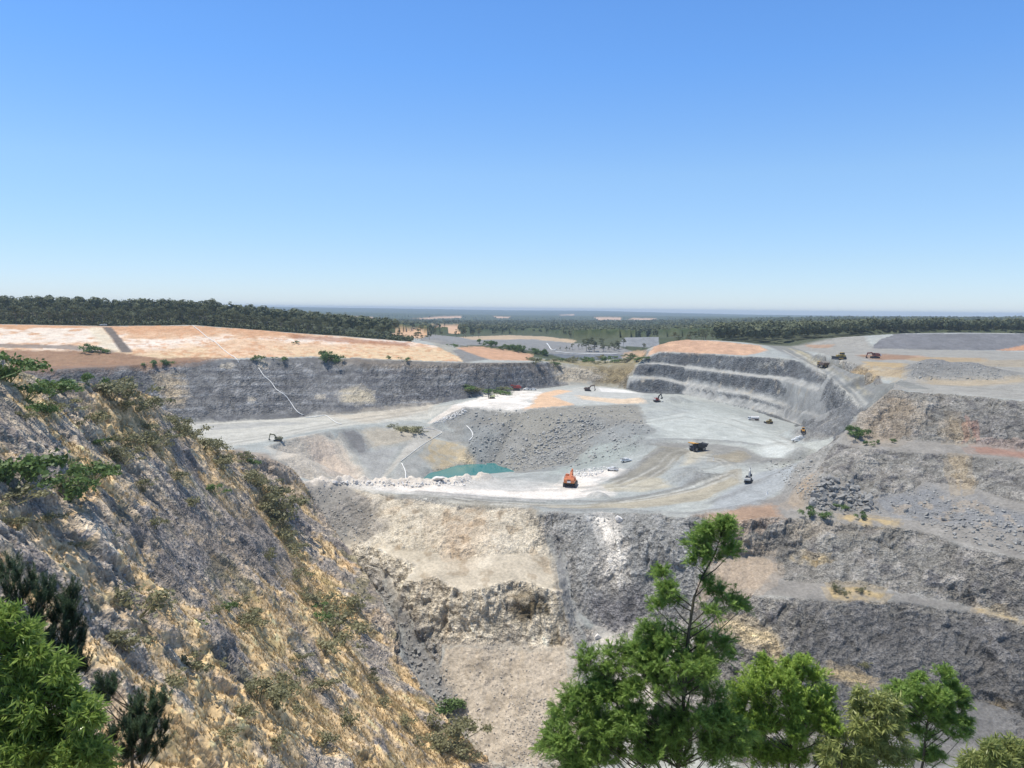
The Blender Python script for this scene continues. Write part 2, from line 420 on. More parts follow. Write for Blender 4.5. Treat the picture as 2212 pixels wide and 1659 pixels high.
# ------------------------------------------------------------------ what the ground is made of
N = len(P)
PY = P[:, 1]
G3 = P.reshape(NR, NA, 3).astype(np.float64)
def gsmooth(a, k):
    for ax in (0, 1):
        c = np.cumsum(np.concatenate((np.repeat(np.take(a, [0], ax), k + 1, ax), a, np.repeat(np.take(a, [-1], ax), k, ax)), ax), ax)
        n = a.shape[ax]
        a = (np.take(c, range(2 * k + 1, 2 * k + 1 + n), ax) - np.take(c, range(0, n), ax)) / (2 * k + 1)
    return a
du = np.gradient(G3, axis=1); dv = np.gradient(G3, axis=0)
NRM = np.cross(du, dv)
NRM /= np.linalg.norm(NRM, axis=2, keepdims=True) + 1e-12
NRM *= np.sign(NRM[:, :, 2:3] + 1e-9)
NRM = np.stack([gsmooth(NRM[:, :, k], 5) for k in range(3)], -1)
NRM /= np.linalg.norm(NRM, axis=2, keepdims=True) + 1e-12
NV = NRM.reshape(-1, 3).astype(np.float32)
SLOPE = np.sqrt(np.maximum(1 - NV[:, 2] ** 2, 0)) / np.maximum(NV[:, 2], 0.05)

PIT = PY < 905
n40 = fbm(P, 40.0, 4, 1)
n12 = fbm(P, 12.0, 4, 21)
n4 = fbm(P, 4.0, 3, 41)
n1 = vnoise(P, 1.3, 61)
PZ = P.copy(); PZ[:, 2] *= 0.22
nstreak = fbm(PZ, 5.0, 3, 81)          # streaks down the faces
gully = [PD(*q)[:2] for q in ((655, 1047, 391), (740, 1170, 366), (815, 1300, 330), (870, 1420, 308), (935, 1520, 292), (1045, 1659, 268))]
hillpoly = [q[:2] + np.array((-14, 26)) for q in RIDGE] + gully + [np.array((8, 200)), np.array((-2, 60)), np.array((-2, 3)), np.array((-120, 3))]
HILL = region(hillpoly, 0.8, 1, raw=True)
# the rock of the left hill lies in tilted beds
e3 = NV[(HILL > 0.5) & (PY > 100)].mean(0).astype(np.float64); e3 /= np.linalg.norm(e3)
e1 = hit(620, 1150) - hit(470, 985); e1 -= e3 * (e1 @ e3); e1 /= np.linalg.norm(e1)
e2 = np.cross(e3, e1)
PB = (P @ np.stack((e1, e2, e3), 1)).astype(np.float32)
PB[:, 2] *= 0.3
PB += 9.0 * (np.stack((vnoise(P, 24.0, 71), vnoise(P, 24.0, 72), vnoise(P, 24.0, 73)), 1) - 0.5)
nbed = fbm(PB, (24.0, 8.0, 10.0), 3, 101)

RUB = np.maximum.reduce([
    region([(1005, 882), (1130, 885), (1240, 878), (1380, 873), (1410, 930), (1375, 975), (1250, 1012), (1116, 1022), (1075, 1004), (1030, 1001), (1010, 962), (985, 935), (930, 920), (960, 905)]),
    region([(1050, 1384), (1225, 1398), (1262, 1658), (1066, 1658), (1000, 1580), (945, 1470), (960, 1372)]),
    region([(1285, 1356), (1480, 1340), (1500, 1400), (1420, 1500), (1350, 1656), (1290, 1540)]),
    region([(1900, 1112), (1880, 1085), (1990, 1046), (2040, 1078), (2110, 1075), (2212, 1110), (2330, 1120), (2330, 1160), (2212, 1150), (2080, 1130)]),
    region([(1740, 1100), (1750, 1060), (1790, 1030), (1840, 1050), (1900, 1110), (1800, 1118)]),
    region([(790, 1222), (860, 1290), (900, 1345), (950, 1420), (1020, 1560), (1000, 1600), (935, 1510), (880, 1430), (850, 1340)]),
    region([(580, 966), (680, 941), (715, 934), (765, 995), (800, 1036), (650, 1039)]),
    region([(1560, 1200), (1690, 1205), (1690, 1232), (1630, 1288), (1560, 1280), (1520, 1250)]),
    region([(1216, 1180), (1235, 1260), (1262, 1390), (1310, 1510), (1350, 1656), (1290, 1656), (1245, 1480), (1225, 1350), (1205, 1210)])])
ORANGE = region([(-200, 700), (0, 701), (230, 705), (420, 703), (540, 712), (640, 720), (745, 727), (890, 739), (940, 747), (1000, 768), (1003, 782), (860, 777), (700, 770), (520, 774), (420, 777), (330, 783), (220, 790), (0, 793), (-200, 793)], 0.7)
ORANGE_R = region([(1396, 771), (1413, 748), (1451, 737), (1480, 734), (1544, 736), (1640, 746), (1660, 757), (1613, 768), (1480, 761), (1427, 760)], 0.6)
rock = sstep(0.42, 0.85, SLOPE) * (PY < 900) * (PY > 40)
ROADM = region([tuple(q) for q in [r[:2] for r in RL] + [np.array((214.0, 430.0)), np.array((226.0, 432.0)), np.array((236.0, 520.0))] + [r[:2] for r in RR[::-1]]], 0.15, 1, raw=True)
rock = rock * (1 - RUB) * (1 - ORANGE) * (1 - ORANGE_R)

# ---- relief
# detail finer than the spacing of the ground's own points is left to the bump of the material
spc = np.linalg.norm(np.gradient(G3, axis=0), axis=2)
spc = gsmooth(spc, 3).reshape(-1).astype(np.float32)
def att(scale): return 1.0 / (1.0 + (spc / (0.40 * scale)) ** 2)
FACE = np.maximum.reduce([
    region([(1880, 890), (1897, 868), (1926, 846), (2046, 853), (2212, 868), (2330, 878), (2330, 985), (2212, 972), (2100, 960), (2000, 953), (1884, 948), (1840, 925)], 0.4),
    region([(1800, 962), (1884, 971), (2000, 978), (2100, 988), (2212, 1001), (2330, 1016), (2330, 1100), (2212, 1085), (2080, 1050), (1990, 1040), (1900, 1090), (1840, 1045), (1760, 1015)], 0.4),
    region([(1596, 1130), (1690, 1125), (1830, 1131), (1935, 1139), (2010, 1153), (2080, 1183), (2212, 1212), (2330, 1238), (2330, 1345), (2212, 1328), (2105, 1303), (1922, 1277), (1792, 1262), (1700, 1255), (1640, 1190)], 0.4),
    region([(700, 1110), (770, 1062), (900, 1078), (1140, 1102), (1172, 1150), (1196, 1200), (1000, 1204), (800, 1180)], 0.6) * 0.75,
    region([(1175, 1115), (1320, 1112), (1500, 1122), (1600, 1130), (1640, 1190), (1560, 1200), (1500, 1330), (1290, 1350), (1240, 1250), (1215, 1190)], 0.6) * 0.8,
    region([(1700, 1294), (1792, 1300), (1922, 1304), (2105, 1326), (2212, 1350), (2330, 1372), (2330, 1540), (2212, 1515), (2144, 1490), (1974, 1452), (1886, 1444), (1777, 1436), (1700, 1415)], 0.4)])
rock = np.clip(np.maximum(rock, FACE * (1 - RUB) * 0.9), 0, 1)
BENCH = np.maximum.reduce([near(pline(q), w) for q, w in (
    ([(1383, 784), (1427, 786), (1480, 792), (1613, 809), (1694, 818), (1775, 845)], 8.0),
    ([(1362, 815), (1427, 817), (1480, 829), (1613, 850), (1694, 873), (1775, 901)], 8.0),
    ([(1480, 848), (1540, 860), (1613, 874), (1694, 895), (1732, 908)], 6.0))])
BENCH = sstep(0.45, 0.85, BENCH)
WRF = region([(1383, 786), (1427, 764), (1480, 766), (1613, 773), (1690, 777), (1735, 787), (1800, 835), (1850, 885), (1800, 940), (1762, 928), (1613, 883), (1480, 850), (1388, 846), (1355, 838)], 0.3)
rock = np.clip(np.maximum(rock, 0.95 * WRF) * (1 - BENCH), 0, 1) * (1 - ROADM)
wp = P + (np.stack((vnoise(P, 7.0, 5), vnoise(P, 7.0, 6), vnoise(P, 7.0, 7)), 1) - 0.5) * 5.0
wp[:, 2] *= 0.55
ridx = np.nonzero((rock > 0.02) & (PY < 900))[0]
disp = np.zeros(N, np.float32)
gap = np.ones(N, np.float32)
hb = HILL[ridx]
pr = wp[ridx]
pb = PB[ridx] * np.array((0.62, 1.0, 1.0), np.float32) + (wp[ridx] - P[ridx]) * 0.5
q = np.where(hb[:, None] > 0.5, 0.25 * pb + 0.75 * pr, pr).astype(np.float32)
b1, g1 = blocks(q, 8.0, 3)
b2, g2 = blocks(q + b1[:, None] * 0.3, 3.6, 5)
b3, g3 = blocks(q, 1.7, 9)
rg = 1 - np.abs(2 * fbm(q, 18.0, 3, 201) - 1)
patch = 0.35 + 0.65 * sstep(0.40, 0.60, n40[ridx])          # some faces are smooth and dusty, some shattered
def ledges(p, period, seed):      # broken ledges: the face steps back at uneven levels
    u = (p[:, 2] + 9.0 * (fbm(p, 26.0, 3, seed) - 0.5) + 0.25 * p[:, 0] * 0.3) / period
    k = np.floor(u); f = u - k
    return (f - 0.5) * (0.4 + 1.2 * vnoise(np.stack((p[:, 0], p[:, 1], k * 37.0), 1).astype(np.float32), 7.0, seed + 5))
lg = ledges(P[ridx], 6.0, 811) * 1.3 * att(3.5)[ridx] + ledges(P[ridx], 2.3, 821) * 0.45 * att(1.8)[ridx]
lg *= (1 - hb) * sstep(0.42, 0.6, vnoise(P[ridx], 15.0, 831)) * np.where(P[ridx, 0] < 60, 0.5, 1.0)
patch = 0.40 + 0.60 * sstep(0.40, 0.58, n40[ridx])          # some faces are smooth and dusty, some shattered
disp[ridx] = rock[ridx] * ((1.15 * b1 * att(8.0)[ridx] + 0.95 * b2 * att(3.6)[ridx] + 0.50 * b3 * att(1.7)[ridx] + lg) * patch + 1.6 * (rg - 0.7) * att(6.0)[ridx] + 3.0 * (n40[ridx] - 0.5)
                           - 0.25 * np.exp(-g1 * 16) * patch * att(3.0)[ridx]) * (1.0 - 0.30 * hb)
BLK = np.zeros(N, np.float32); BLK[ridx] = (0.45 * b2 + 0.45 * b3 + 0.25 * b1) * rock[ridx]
# rubble and loose ground
ri = np.nonzero((RUB > 0.1))[0]
rb, _ = blocks(P[ri], 1.7, 31)
rc, _ = blocks(P[ri], 4.0, 33)
disp[ri] += RUB[ri] * (0.22 * rb * att(1.7)[ri] + 0.22 * rc * att(4.0)[ri] + 1.6 * (n12[ri] - 0.5))
disp += (1 - rock) * (PY < 900) * (0.9 * (n12 - 0.5) * att(8.0) + 0.35 * (n4 - 0.5) * att(3.0)) * (0.25 + 0.75 * sstep(0.08, 0.5, SLOPE))
disp += (PY < 900) * HILL * (1.8 * (nbed - 0.5) * att(5.0) + 5.0 * (n40 - 0.5) + 1.0 * (n12 - 0.5))
# erosion runnels on the soft orange banks
disp += (ORANGE + ORANGE_R) * 3.4 * (nstreak - 0.5) * att(5.0)
disp *= sstep(30, 70, PY)
NEW = P + NV * disp[:, None]
# windrows, mounds
def berm(pts, h, w, wob=0.5):
    m = near(pline(pts), w)
    NEW[:, 2] += m * h * (1 - wob + 2 * wob * n4) * att(w)
    return m
BERM = np.maximum.reduce([
    berm([(870, 1073), (1000, 1083), (1100, 1092), (1190, 1101), (1250, 1104), (1330, 1102), (1400, 1108), (1490, 1112), (1545, 1103), (1590, 1098), (1640, 1085)], 1.2, 4.0, 0.9),
    berm([(1654, 745), (1735, 781), (1775, 803), (1813, 838), (1843, 865), (1866, 887)], 1.6, 5.0, 0.5),
    berm([(1748, 764), (1803, 797), (1850, 826), (1884, 850)], 1.2, 4.0),
    berm([(900, 1062), (1060, 1076), (1180, 1082), (1300, 1084), (1400, 1070), (1480, 1052), (1540, 1030)], 0.9, 3.0, 0.8),
    berm([(1380, 958), (1440, 951), (1520, 953), (1580, 956), (1630, 962)], 2.2, 7.0, 0.7),
    berm([(1545, 1001), (1600, 1004), (1680, 998), (1730, 990)], 1.8, 6.0, 0.7),
    berm([(1530, 1088), (1600, 1060), (1660, 1030), (1700, 1012)], 0.8, 3.0, 0.9),
    berm([(1010, 882), (1070, 880), (1130, 883), (1180, 879), (1240, 876)], 1.2, 3.5, 0.6),
    berm([(940, 918), (962, 903), (1003, 882)], 1.6, 5.0, 0.8),
    berm([(1430, 970), (1400, 988), (1370, 1008), (1330, 1035)], 1.0, 4.0, 0.8)])
WHITEB = berm([(680, 1043), (760, 1045), (830, 1046), (920, 1048), (985, 1042), (1050, 1036)], 3.2, 8.0, 1.0)
NEW[:, 2] += WHITEB * 0.9 * (blocks(P, 2.6, 77)[0]) * att(2.6)
def mound(X, Y, r, h):
    c = hit(X, Y); d = np.hypot(P[:, 0] - c[0], P[:, 1] - c[1]) / r
    m = np.clip(1 - d * (0.85 + 0.3 * n4), 0, 1).astype(np.float32)
    NEW[:, 2] += m * h
    return m
MOUND = np.maximum.reduce([mound(1727, 981, 9.5, 4.5), mound(1290, 1072, 6, 2.4), mound(1302, 1074, 4, 1.5), mound(1462, 866, 14, 5.5), mound(1448, 868, 9, 3.0),
                           mound(1380, 866, 16, 3.0), mound(1500, 1035, 17, 3.2), mound(1480, 1020, 13, 2.2), mound(1350, 962, 12, 4.0), mound(1500, 1040, 8, 2.5)])
PIL = np.maximum(mound(2030, 808, 44, 5.5), mound(2095, 806, 40, 5.0))
for q in ((1985, 818, 12, 5), (2000, 805, 14, 4)): PIL = np.maximum(PIL, mound(*q))
ROCKY = np.clip(PIL * 2, 0, 1)
ii = np.nonzero((PIL > 0.02) | (MOUND > 0.15))[0]
NEW[ii, 2] += np.clip(np.maximum(PIL, MOUND)[ii] * 3, 0, 1) * (0.8 * blocks(P[ii], 3.2, 91)[0] * att(3.2)[ii] + 0.4 * blocks(P[ii], 1.4, 92)[0] * att(1.4)[ii])

# ---- colours (base colour of each kind of ground, mixed along ragged outlines)
C = np.zeros((N, 3), np.float32)
def put(rgb, m, var=0.0, vn=None):
    global C
    c = alb(*rgb).astype(np.float32)[None, :]
    if var: c = c * (1 + var * ((n12 if vn is None else vn) - 0.5)[:, None] * 2)
    C += (c - C) * np.asarray(m, np.float32)[:, None]
def paint(rgb, poly, op=1.0, rag=1.0, soft=3, var=0.15, cut=None):
    m = region(poly, rag, soft) * op
    if cut is not None: m = m * cut
    put(rgb, m, var); return m
put((172, 179, 180), np.ones(N), 0.10)                                     # crushed grey floor
put((188, 194, 192), sstep(0.45, 0.6, n40) * 0.7, 0.08)
put((152, 156, 158), sstep(0.55, 0.7, n12) * 0.45)
put((134, 133, 130), rock, 0.25)
put((160, 158, 156), rock * sstep(0.52, 0.62, nstreak) * 0.6)
put((98, 99, 105), rock * sstep(0.58, 0.70, n4) * 0.7)
put((176, 166, 150), rock * sstep(0.60, 0.72, n40) * 0.5)
# left wall
WL = region([(-200, 795), (0, 796), (220, 793), (420, 779), (700, 772), (1000, 784), (1150, 784), (1200, 782), (1230, 832), (1060, 852), (900, 880), (650, 902), (330, 922), (-200, 960)], 0.4)
put((124, 126, 129), WL, 0.30)
put((104, 106, 111), WL * sstep(0.52, 0.66, fbm(P * np.array((0.4, 0.4, 2.0), np.float32), 8.0, 3, 303)) * 0.75)
put((152, 154, 158), WL * sstep(0.60, 0.72, nstreak) * 0.55)
put((190, 184, 172), WL * sstep(0.70, 0.78, n12) * 0.8)
paint((150, 138, 122), [(700, 772), (1000, 784), (1180, 784), (1180, 800), (950, 802), (720, 790)], 0.5, 1.4)
paint((192, 178, 154), [(318, 802), (392, 803), (402, 872), (362, 880), (345, 850)], 0.85, 1.6)
paint((200, 192, 172), [(728, 848), (745, 840), (775, 838), (806, 850), (800, 868), (738, 868)], 0.9, 1.0)
# orange bank
zt = np.clip((-P[:, 2] - 19) / 26.0, 0, 1)
zt = np.clip((zt + 0.5 * (n40 - 0.5) + 0.35 * (n12 - 0.5)), 0, 1)
put((226, 198, 170), ORANGE, 0.10)
put((208, 168, 136), ORANGE * sstep(0.34, 0.10, zt) * 0.9)
put((240, 230, 220), ORANGE * sstep(0.26, 0.38, zt) * sstep(0.75, 0.5, zt) * sstep(0.40, 0.56, fbm(P * np.array((0.35, 0.35, 1.2), np.float32), 14.0, 4, 311)))
put((224, 203, 170), ORANGE * sstep(0.62, 0.85, zt) * 0.8)
put((208, 164, 130), ORANGE * sstep(0.53, 0.64, nstreak) * 0.75)
paint((232, 225, 216), [(-150, 709), (180, 709), (212, 714), (236, 738), (180, 741), (-150, 740)], 0.85, 1.3, cut=sstep(0.36, 0.5, n12))
paint((226, 219, 200), [(190, 706), (222, 707), (262, 762), (240, 758), (205, 738)], 0.8, 0.6)
paint((150, 122, 102), [(-150, 757), (60, 756), (250, 760), (330, 772), (500, 774), (430, 784), (330, 796), (100, 800), (-150, 802)], 0.9, 1.2)
paint((122, 116, 112), [(221, 706), (241, 707), (287, 761), (262, 761)], 1.0, 0.35)
paint((138, 132, 128), [(-150, 739), (160, 746), (250, 758), (240, 763), (120, 753), (-150, 748)], 0.85, 0.7)
paint((160, 110, 82), [(620, 722), (745, 730), (890, 742), (880, 749), (760, 742), (640, 733)], 0.7, 1.2)
# end wall and the second pit
paint((192, 184, 168), [(1190, 786), (1240, 796), (1300, 800), (1290, 826), (1240, 831), (1205, 828)], 0.85, 1.6)
paint((140, 128, 98), [(1240, 786), (1300, 790), (1383, 781), (1372, 800), (1340, 832), (1280, 834), (1310, 812), (1250, 797)], 0.85, 1.4)
paint((150, 140, 104), [(1130, 773), (1200, 778), (1330, 780), (1392, 768), (1385, 784), (1260, 792), (1200, 784)], 0.8, 1.5)
DUMPR = region([(1876, 753), (1905, 731), (1938, 721), (2212, 720), (2330, 722), (2330, 760), (2212, 758), (1950, 755)], 0.5)
put((126, 129, 136), DUMPR, 0.2)
# right benches
WR = region([(1383, 784), (1427, 762), (1480, 763), (1613, 770), (1690, 774), (1735, 783), (1813, 840), (1866, 890), (1810, 940), (1762, 930), (1613, 884), (1480, 852), (1388, 849), (1350, 840)], 0.4)
put((104, 109, 114), WR, 0.28)  # bench faces darkened in colour to make up for weak shading
put((104, 110, 118), WR * sstep(0.55, 0.66, n4) * 0.7)
put((178, 181, 181), WR * np.clip(BENCH * 1.3, 0, 1) * (0.65 + 0.35 * sstep(0.35, 0.55, n12)))  # pale bench debris, lightened further so the steps read without real shading
put((100, 103, 108), WR * (1 - BENCH) * sstep(0.52, 0.64, fbm(PZ * np.array((1, 1, 0.5), np.float32), 9.0, 3, 871)) * 0.7)
put((178, 172, 160), WR * sstep(0.66, 0.76, nstreak) * 0.6)
paint((206, 170, 144), [(1396, 771), (1413, 748), (1451, 737), (1480, 734), (1544, 736), (1640, 746), (1660, 757), (1613, 768), (1480, 761), (1427, 760)], 0.95, 0.7)
put((218, 184, 156), ORANGE_R * sstep(0.5, 0.64, n12) * 0.8)
# plateau
paint((160, 160, 157), [(1544, 731), (1700, 730), (1870, 726), (1880, 752), (2212, 760), (2330, 765), (2330, 860), (2212, 864), (1925, 842), (1962, 808), (1838, 783), (1770, 762), (1640, 745)], 0.9, 0.8)
paint((184, 156, 136), [(1850, 766), (1930, 768), (2000, 768), (2010, 777), (1900, 777)], 0.85, 1.2)
paint((188, 168, 132), [(1870, 781), (1955, 785), (1962, 806), (1930, 795), (1880, 788)], 0.9, 1.0)
paint((178, 158, 128), [(1960, 771), (2130, 773), (2120, 782), (1970, 780)], 0.8, 1.2)
paint((196, 176, 140), [(1990, 820), (2150, 822), (2212, 815), (2212, 824), (2100, 834), (2000, 832)], 0.5, 1.6)
paint((198, 156, 128), [(2150, 757), (2190, 750), (2230, 742), (2330, 745), (2330, 758)], 0.95, 0.5)
paint((176, 148, 126), [(1740, 743), (1800, 745), (1790, 752), (1750, 752)], 0.8, 0.8)
put((134, 137, 141), PIL * 1.0, 0.3)
paint((184, 162, 124), [(1838, 784), (1880, 788), (1962, 806), (1945, 822), (1900, 815), (1850, 808)], 0.7, 1.2)
paint((150, 122, 100), [(1850, 768), (1900, 764), (1980, 768), (1960, 776), (1880, 778)], 0.7, 1.2)
paint((172, 158, 132), [(1980, 776), (2212, 778), (2330, 782), (2330, 796), (2150, 792), (1990, 784)], 0.5, 2.0)
# haul ramp
paint((136, 138, 140), [(1690, 850), (1780, 858), (1850, 885), (1800, 945), (1750, 925), (1690, 895)], 0.6, 2.0)
put((142, 145, 144), ROADM, 0.10)
paint((192, 184, 152), [(1700, 750), (1750, 765), (1790, 790), (1850, 828), (1884, 852), (1870, 853), (1815, 815), (1760, 785)], 0.75, 0.7)
paint((126, 135, 143), [(1770, 797), (1800, 802), (1850, 838), (1884, 862), (1868, 886), (1843, 862), (1813, 834)], 0.85, 0.5)
# right wall, bench by bench
RWALL = region([(1590, 1104), (1683, 1070), (1705, 1024), (1743, 993), (1790, 964), (1808, 940), (1843, 910), (1878, 886), (1897, 868), (1926, 845), (2046, 853), (2212, 868), (2330, 880), (2330, 1655), (1600, 1655), (1500, 1340), (1560, 1200)], 0.6, 3)
put((150, 149, 147), RWALL * (1 - rock), 0.15)
paint((164, 150, 132), [(1835, 935), (1880, 890), (1905, 868), (1960, 866), (1990, 890), (1960, 955), (1860, 962)], 0.6, 2.0)
paint((112, 112, 115), [(2050, 900), (2212, 900), (2330, 920), (2330, 980), (2212, 960), (2080, 950)], 0.5, 2.0)
paint((178, 160, 128), [(2048, 985), (2077, 983), (2084, 1066), (2058, 1066)], 0.75, 1.2)
paint((172, 154, 124), [(2040, 900), (2085, 905), (2085, 960), (2045, 960)], 0.5, 1.3)
paint((196, 118, 80), [(2090, 908), (2104, 906), (2096, 956), (2084, 956)], 0.55, 1.2)
paint((168, 112, 88), [(2080, 964), (2150, 966), (2212, 976), (2330, 992), (2330, 1004), (2212, 990), (2100, 979)], 0.5, 1.2)
paint((104, 105, 108), [(1760, 1300), (2212, 1350), (2330, 1380), (2330, 1655), (1850, 1655), (1700, 1450)], 0.8, 2.0)
paint((140, 144, 150), [(1900, 1112), (1880, 1085), (1990, 1046), (2040, 1078), (2110, 1075), (2212, 1110), (2330, 1120), (2330, 1160), (2212, 1150), (2080, 1130)], 0.9, 1.0)
GRASSB = np.maximum.reduce([
    region([(1815, 1110), (1935, 1124), (1910, 1138), (1818, 1130)], 0.8, 3), region([(1785, 1266), (1930, 1281), (1900, 1301), (1800, 1297)], 0.8, 3),
    region([(1770, 1440), (1892, 1448), (1880, 1466), (1780, 1462)], 0.8, 3), region([(2110, 1308), (2212, 1336), (2330, 1368), (2330, 1380), (2212, 1347), (2105, 1322)], 0.7, 3),
    region([(2140, 1496), (2212, 1522), (2330, 1560), (2330, 1580), (2212, 1538), (2140, 1512)], 0.7, 3), region([(1700, 1195), (1800, 1205), (1790, 1215), (1700, 1210)], 0.6, 3)])
put((194, 174, 132), GRASSB * sstep(0.38, 0.54, 0.5 * n4 + 0.5 * n12) * 0.8, 0.2, n4)
# front cliff
CL = region([(752, 1052), (850, 1074), (1000, 1092), (1140, 1100), (1172, 1150), (1200, 1220), (1216, 1300), (1228, 1396), (1100, 1392), (950, 1362), (900, 1325), (840, 1285), (780, 1220), (735, 1170), (790, 1130)], 1.0, 3)
put((206, 199, 184), CL, 0.16)
put((168, 154, 134), CL * sstep(0.54, 0.66, nstreak) * 0.7)
put((228, 222, 208), CL * sstep(0.55, 0.68, n12) * 0.7)
paint((200, 174, 146), [(930, 1108), (1025, 1105), (1070, 1190), (1000, 1205), (935, 1170)], 0.4, 2.5)
paint((216, 207, 192), [(900, 1215), (1000, 1210), (1190, 1205), (1205, 1255), (1100, 1262), (1000, 1268), (900, 1262)], 0.35, 3.0)
paint((150, 147, 143), [(640, 1042), (752, 1052), (800, 1080), (835, 1135), (780, 1182), (720, 1150), (660, 1095)], 0.85, 1.4)
paint((88, 78, 54), [(1095, 1290), (1150, 1274), (1202, 1288), (1210, 1394), (1180, 1388), (1168, 1345), (1130, 1340), (1105, 1330)], 0.9, 1.2, cut=sstep(0.34, 0.46, nstreak))
paint((205, 195, 181), [(1050, 1384), (1225, 1398), (1262, 1658), (1066, 1658), (1000, 1580), (945, 1470), (960, 1372)], 0.95, 1.0)
put((176, 166, 152), RUB * (PY < 330) * sstep(0.52, 0.62, n4) * 0.6)
paint((150, 150, 151), [(770, 1205), (800, 1222), (860, 1290), (900, 1345), (950, 1420), (1020, 1560), (1000, 1600), (935, 1510), (880, 1430), (850, 1340), (790, 1250)], 0.9, 1.0)
paint((158, 161, 163), [(1168, 1108), (1490, 1119), (1560, 1198), (1480, 1330), (1270, 1330), (1216, 1200)], 0.85, 1.5)
paint((148, 150, 153), [(1195, 1130), (1216, 1180), (1250, 1330), (1305, 1510), (1340, 1656), (1290, 1656), (1245, 1480), (1225, 1350), (1202, 1220)], 0.9, 0.7)
paint((218, 216, 212), [(1288, 1122), (1332, 1120), (1345, 1180), (1375, 1255), (1310, 1262), (1275, 1250), (1300, 1190)], 0.95, 1.0)
paint((122, 122, 128), [(1262, 1272), (1330, 1262), (1395, 1255), (1425, 1305), (1385, 1350), (1290, 1350)], 0.8, 1.2)
paint((222, 218, 212), [(1275, 1356), (1480, 1340), (1500, 1400), (1420, 1500), (1380, 1656), (1310, 1540)], 0.9, 1.3)
paint((186, 172, 156), [(1560, 1195), (1690, 1205), (1690, 1232), (1630, 1290), (1560, 1282), (1515, 1250)], 0.9, 1.2)
paint((170, 145, 125), [(1500, 1119), (1590, 1102), (1680, 1090), (1700, 1125), (1600, 1143), (1540, 1132)], 0.9, 1.0)
paint((226, 208, 170), [(1545, 1337), (1600, 1345), (1660, 1375), (1702, 1420), (1660, 1427), (1600, 1392), (1550, 1352)], 0.95, 0.7)
paint((176, 160, 140), [(1700, 1095), (1740, 1030), (1770, 1020), (1750, 1060), (1720, 1105)], 0.8, 1.2)
# pit floor
paint((202, 203, 198), [(400, 916), (650, 902), (900, 881), (985, 874), (925, 906), (800, 915), (700, 926), (600, 949), (480, 966), (420, 932)], 0.85, 1.2)
paint((196, 189, 176), [(690, 896), (820, 878), (950, 870), (920, 890), (790, 914)], 0.7, 1.6)
paint((165, 169, 172), [(420, 918), (560, 912), (680, 912), (560, 924), (430, 930)], 0.6, 1.2)
paint((206, 200, 190), [(580, 966), (680, 941), (715, 934), (765, 995), (800, 1036), (650, 1039)], 0.95, 1.2)
paint((220, 204, 190), [(660, 960), (710, 950), (760, 1010), (780, 1034), (720, 1034)], 0.6, 1.8)
paint((126, 127, 131), [(722, 930), (762, 927), (792, 952), (790, 985), (762, 980)], 0.85, 1.0)
paint((186, 179, 165), [(775, 928), (900, 926), (915, 944), (860, 962), (800, 970)], 0.8, 1.2)
paint((140, 142, 80), [(850, 922), (915, 925), (905, 936), (860, 932)], 0.6, 1.0)
paint((166, 169, 171), [(765, 980), (866, 966), (828, 1032), (800, 1036)], 0.9, 1.0)
paint((173, 176, 176), [(868, 996), (935, 958), (905, 1038), (833, 1037)], 0.9, 1.0)
paint((188, 188, 184), [(958, 934), (930, 920), (909, 926), (870, 975), (823, 1034), (829, 1036), (866, 996)], 0.95, 0.3)
paint((150, 152, 152), [(930, 920), (985, 935), (1010, 960), (985, 955), (950, 944), (958, 934)], 0.8, 0.6)
paint((194, 181, 154), [(935, 946), (985, 955), (1015, 965), (1032, 1001), (985, 1004), (940, 1017), (908, 985)], 0.95, 0.9, cut=0.55 + 0.45 * sstep(0.4, 0.55, nstreak))
RS = region([(1005, 882), (1130, 885), (1240, 878), (1380, 873), (1410, 930), (1375, 975), (1250, 1012), (1116, 1022), (1075, 1004), (1030, 1001), (1010, 962), (985, 935), (960, 905)], 1.0, 3)
put((150, 152, 151), RS, 0.2)
put((160, 159, 151), RS * sstep(0.5, 0.62, n40) * 0.6)
put((150, 158, 162), RS * sstep(0.5, 0.38, n40) * 0.6)
paint((168, 179, 178), [(1290, 962), (1400, 938), (1385, 975), (1330, 996), (1180, 1032), (1250, 992)], 0.75, 1.5)
paint((196, 204, 204), [(1400, 905), (1500, 880), (1600, 900), (1700, 945), (1720, 990), (1600, 958), (1450, 946)], 0.7, 2.0)
paint((204, 211, 212), [(1640, 957), (1720, 947), (1735, 985), (1650, 985)], 0.85, 1.0)
paint((172, 180, 180), [(1480, 862), (1560, 872), (1620, 892), (1560, 900), (1440, 880)], 0.6, 2.0)
WHT = paint((240, 236, 232), [(640, 1042), (760, 1044), (900, 1047), (1010, 1034), (1080, 1046), (1210, 1050), (1240, 1022), (1300, 1012), (1342, 1022), (1290, 1048), (1330, 1058), (1310, 1072), (1180, 1081), (1060, 1079), (880, 1066), (760, 1053)], 0.95, 1.6, 4, 0.05)
put((196, 199, 200), WHT * sstep(0.5, 0.62, fbm(P * np.array((0.5, 1.6, 1.0), np.float32), 12.0, 4, 333)) * 0.75)
put((226, 220, 212), WHITEB, 0.1)
paint((196, 198, 198), [(1000, 1040), (1110, 1035), (1190, 1045), (1060, 1056), (960, 1056)], 0.8, 1.2)
paint((170, 165, 150), [(850, 1068), (900, 1070), (1080, 1086), (1250, 1092), (1400, 1077), (1520, 1052), (1570, 1016), (1598, 1012), (1603, 1040), (1520, 1082), (1400, 1098), (1200, 1101), (1000, 1090)], 0.9, 0.6)
paint((186, 181, 166), [(1100, 1091), (1250, 1096), (1400, 1084), (1500, 1064), (1560, 1040), (1520, 1066), (1400, 1090), (1200, 1098)], 0.7, 0.6)
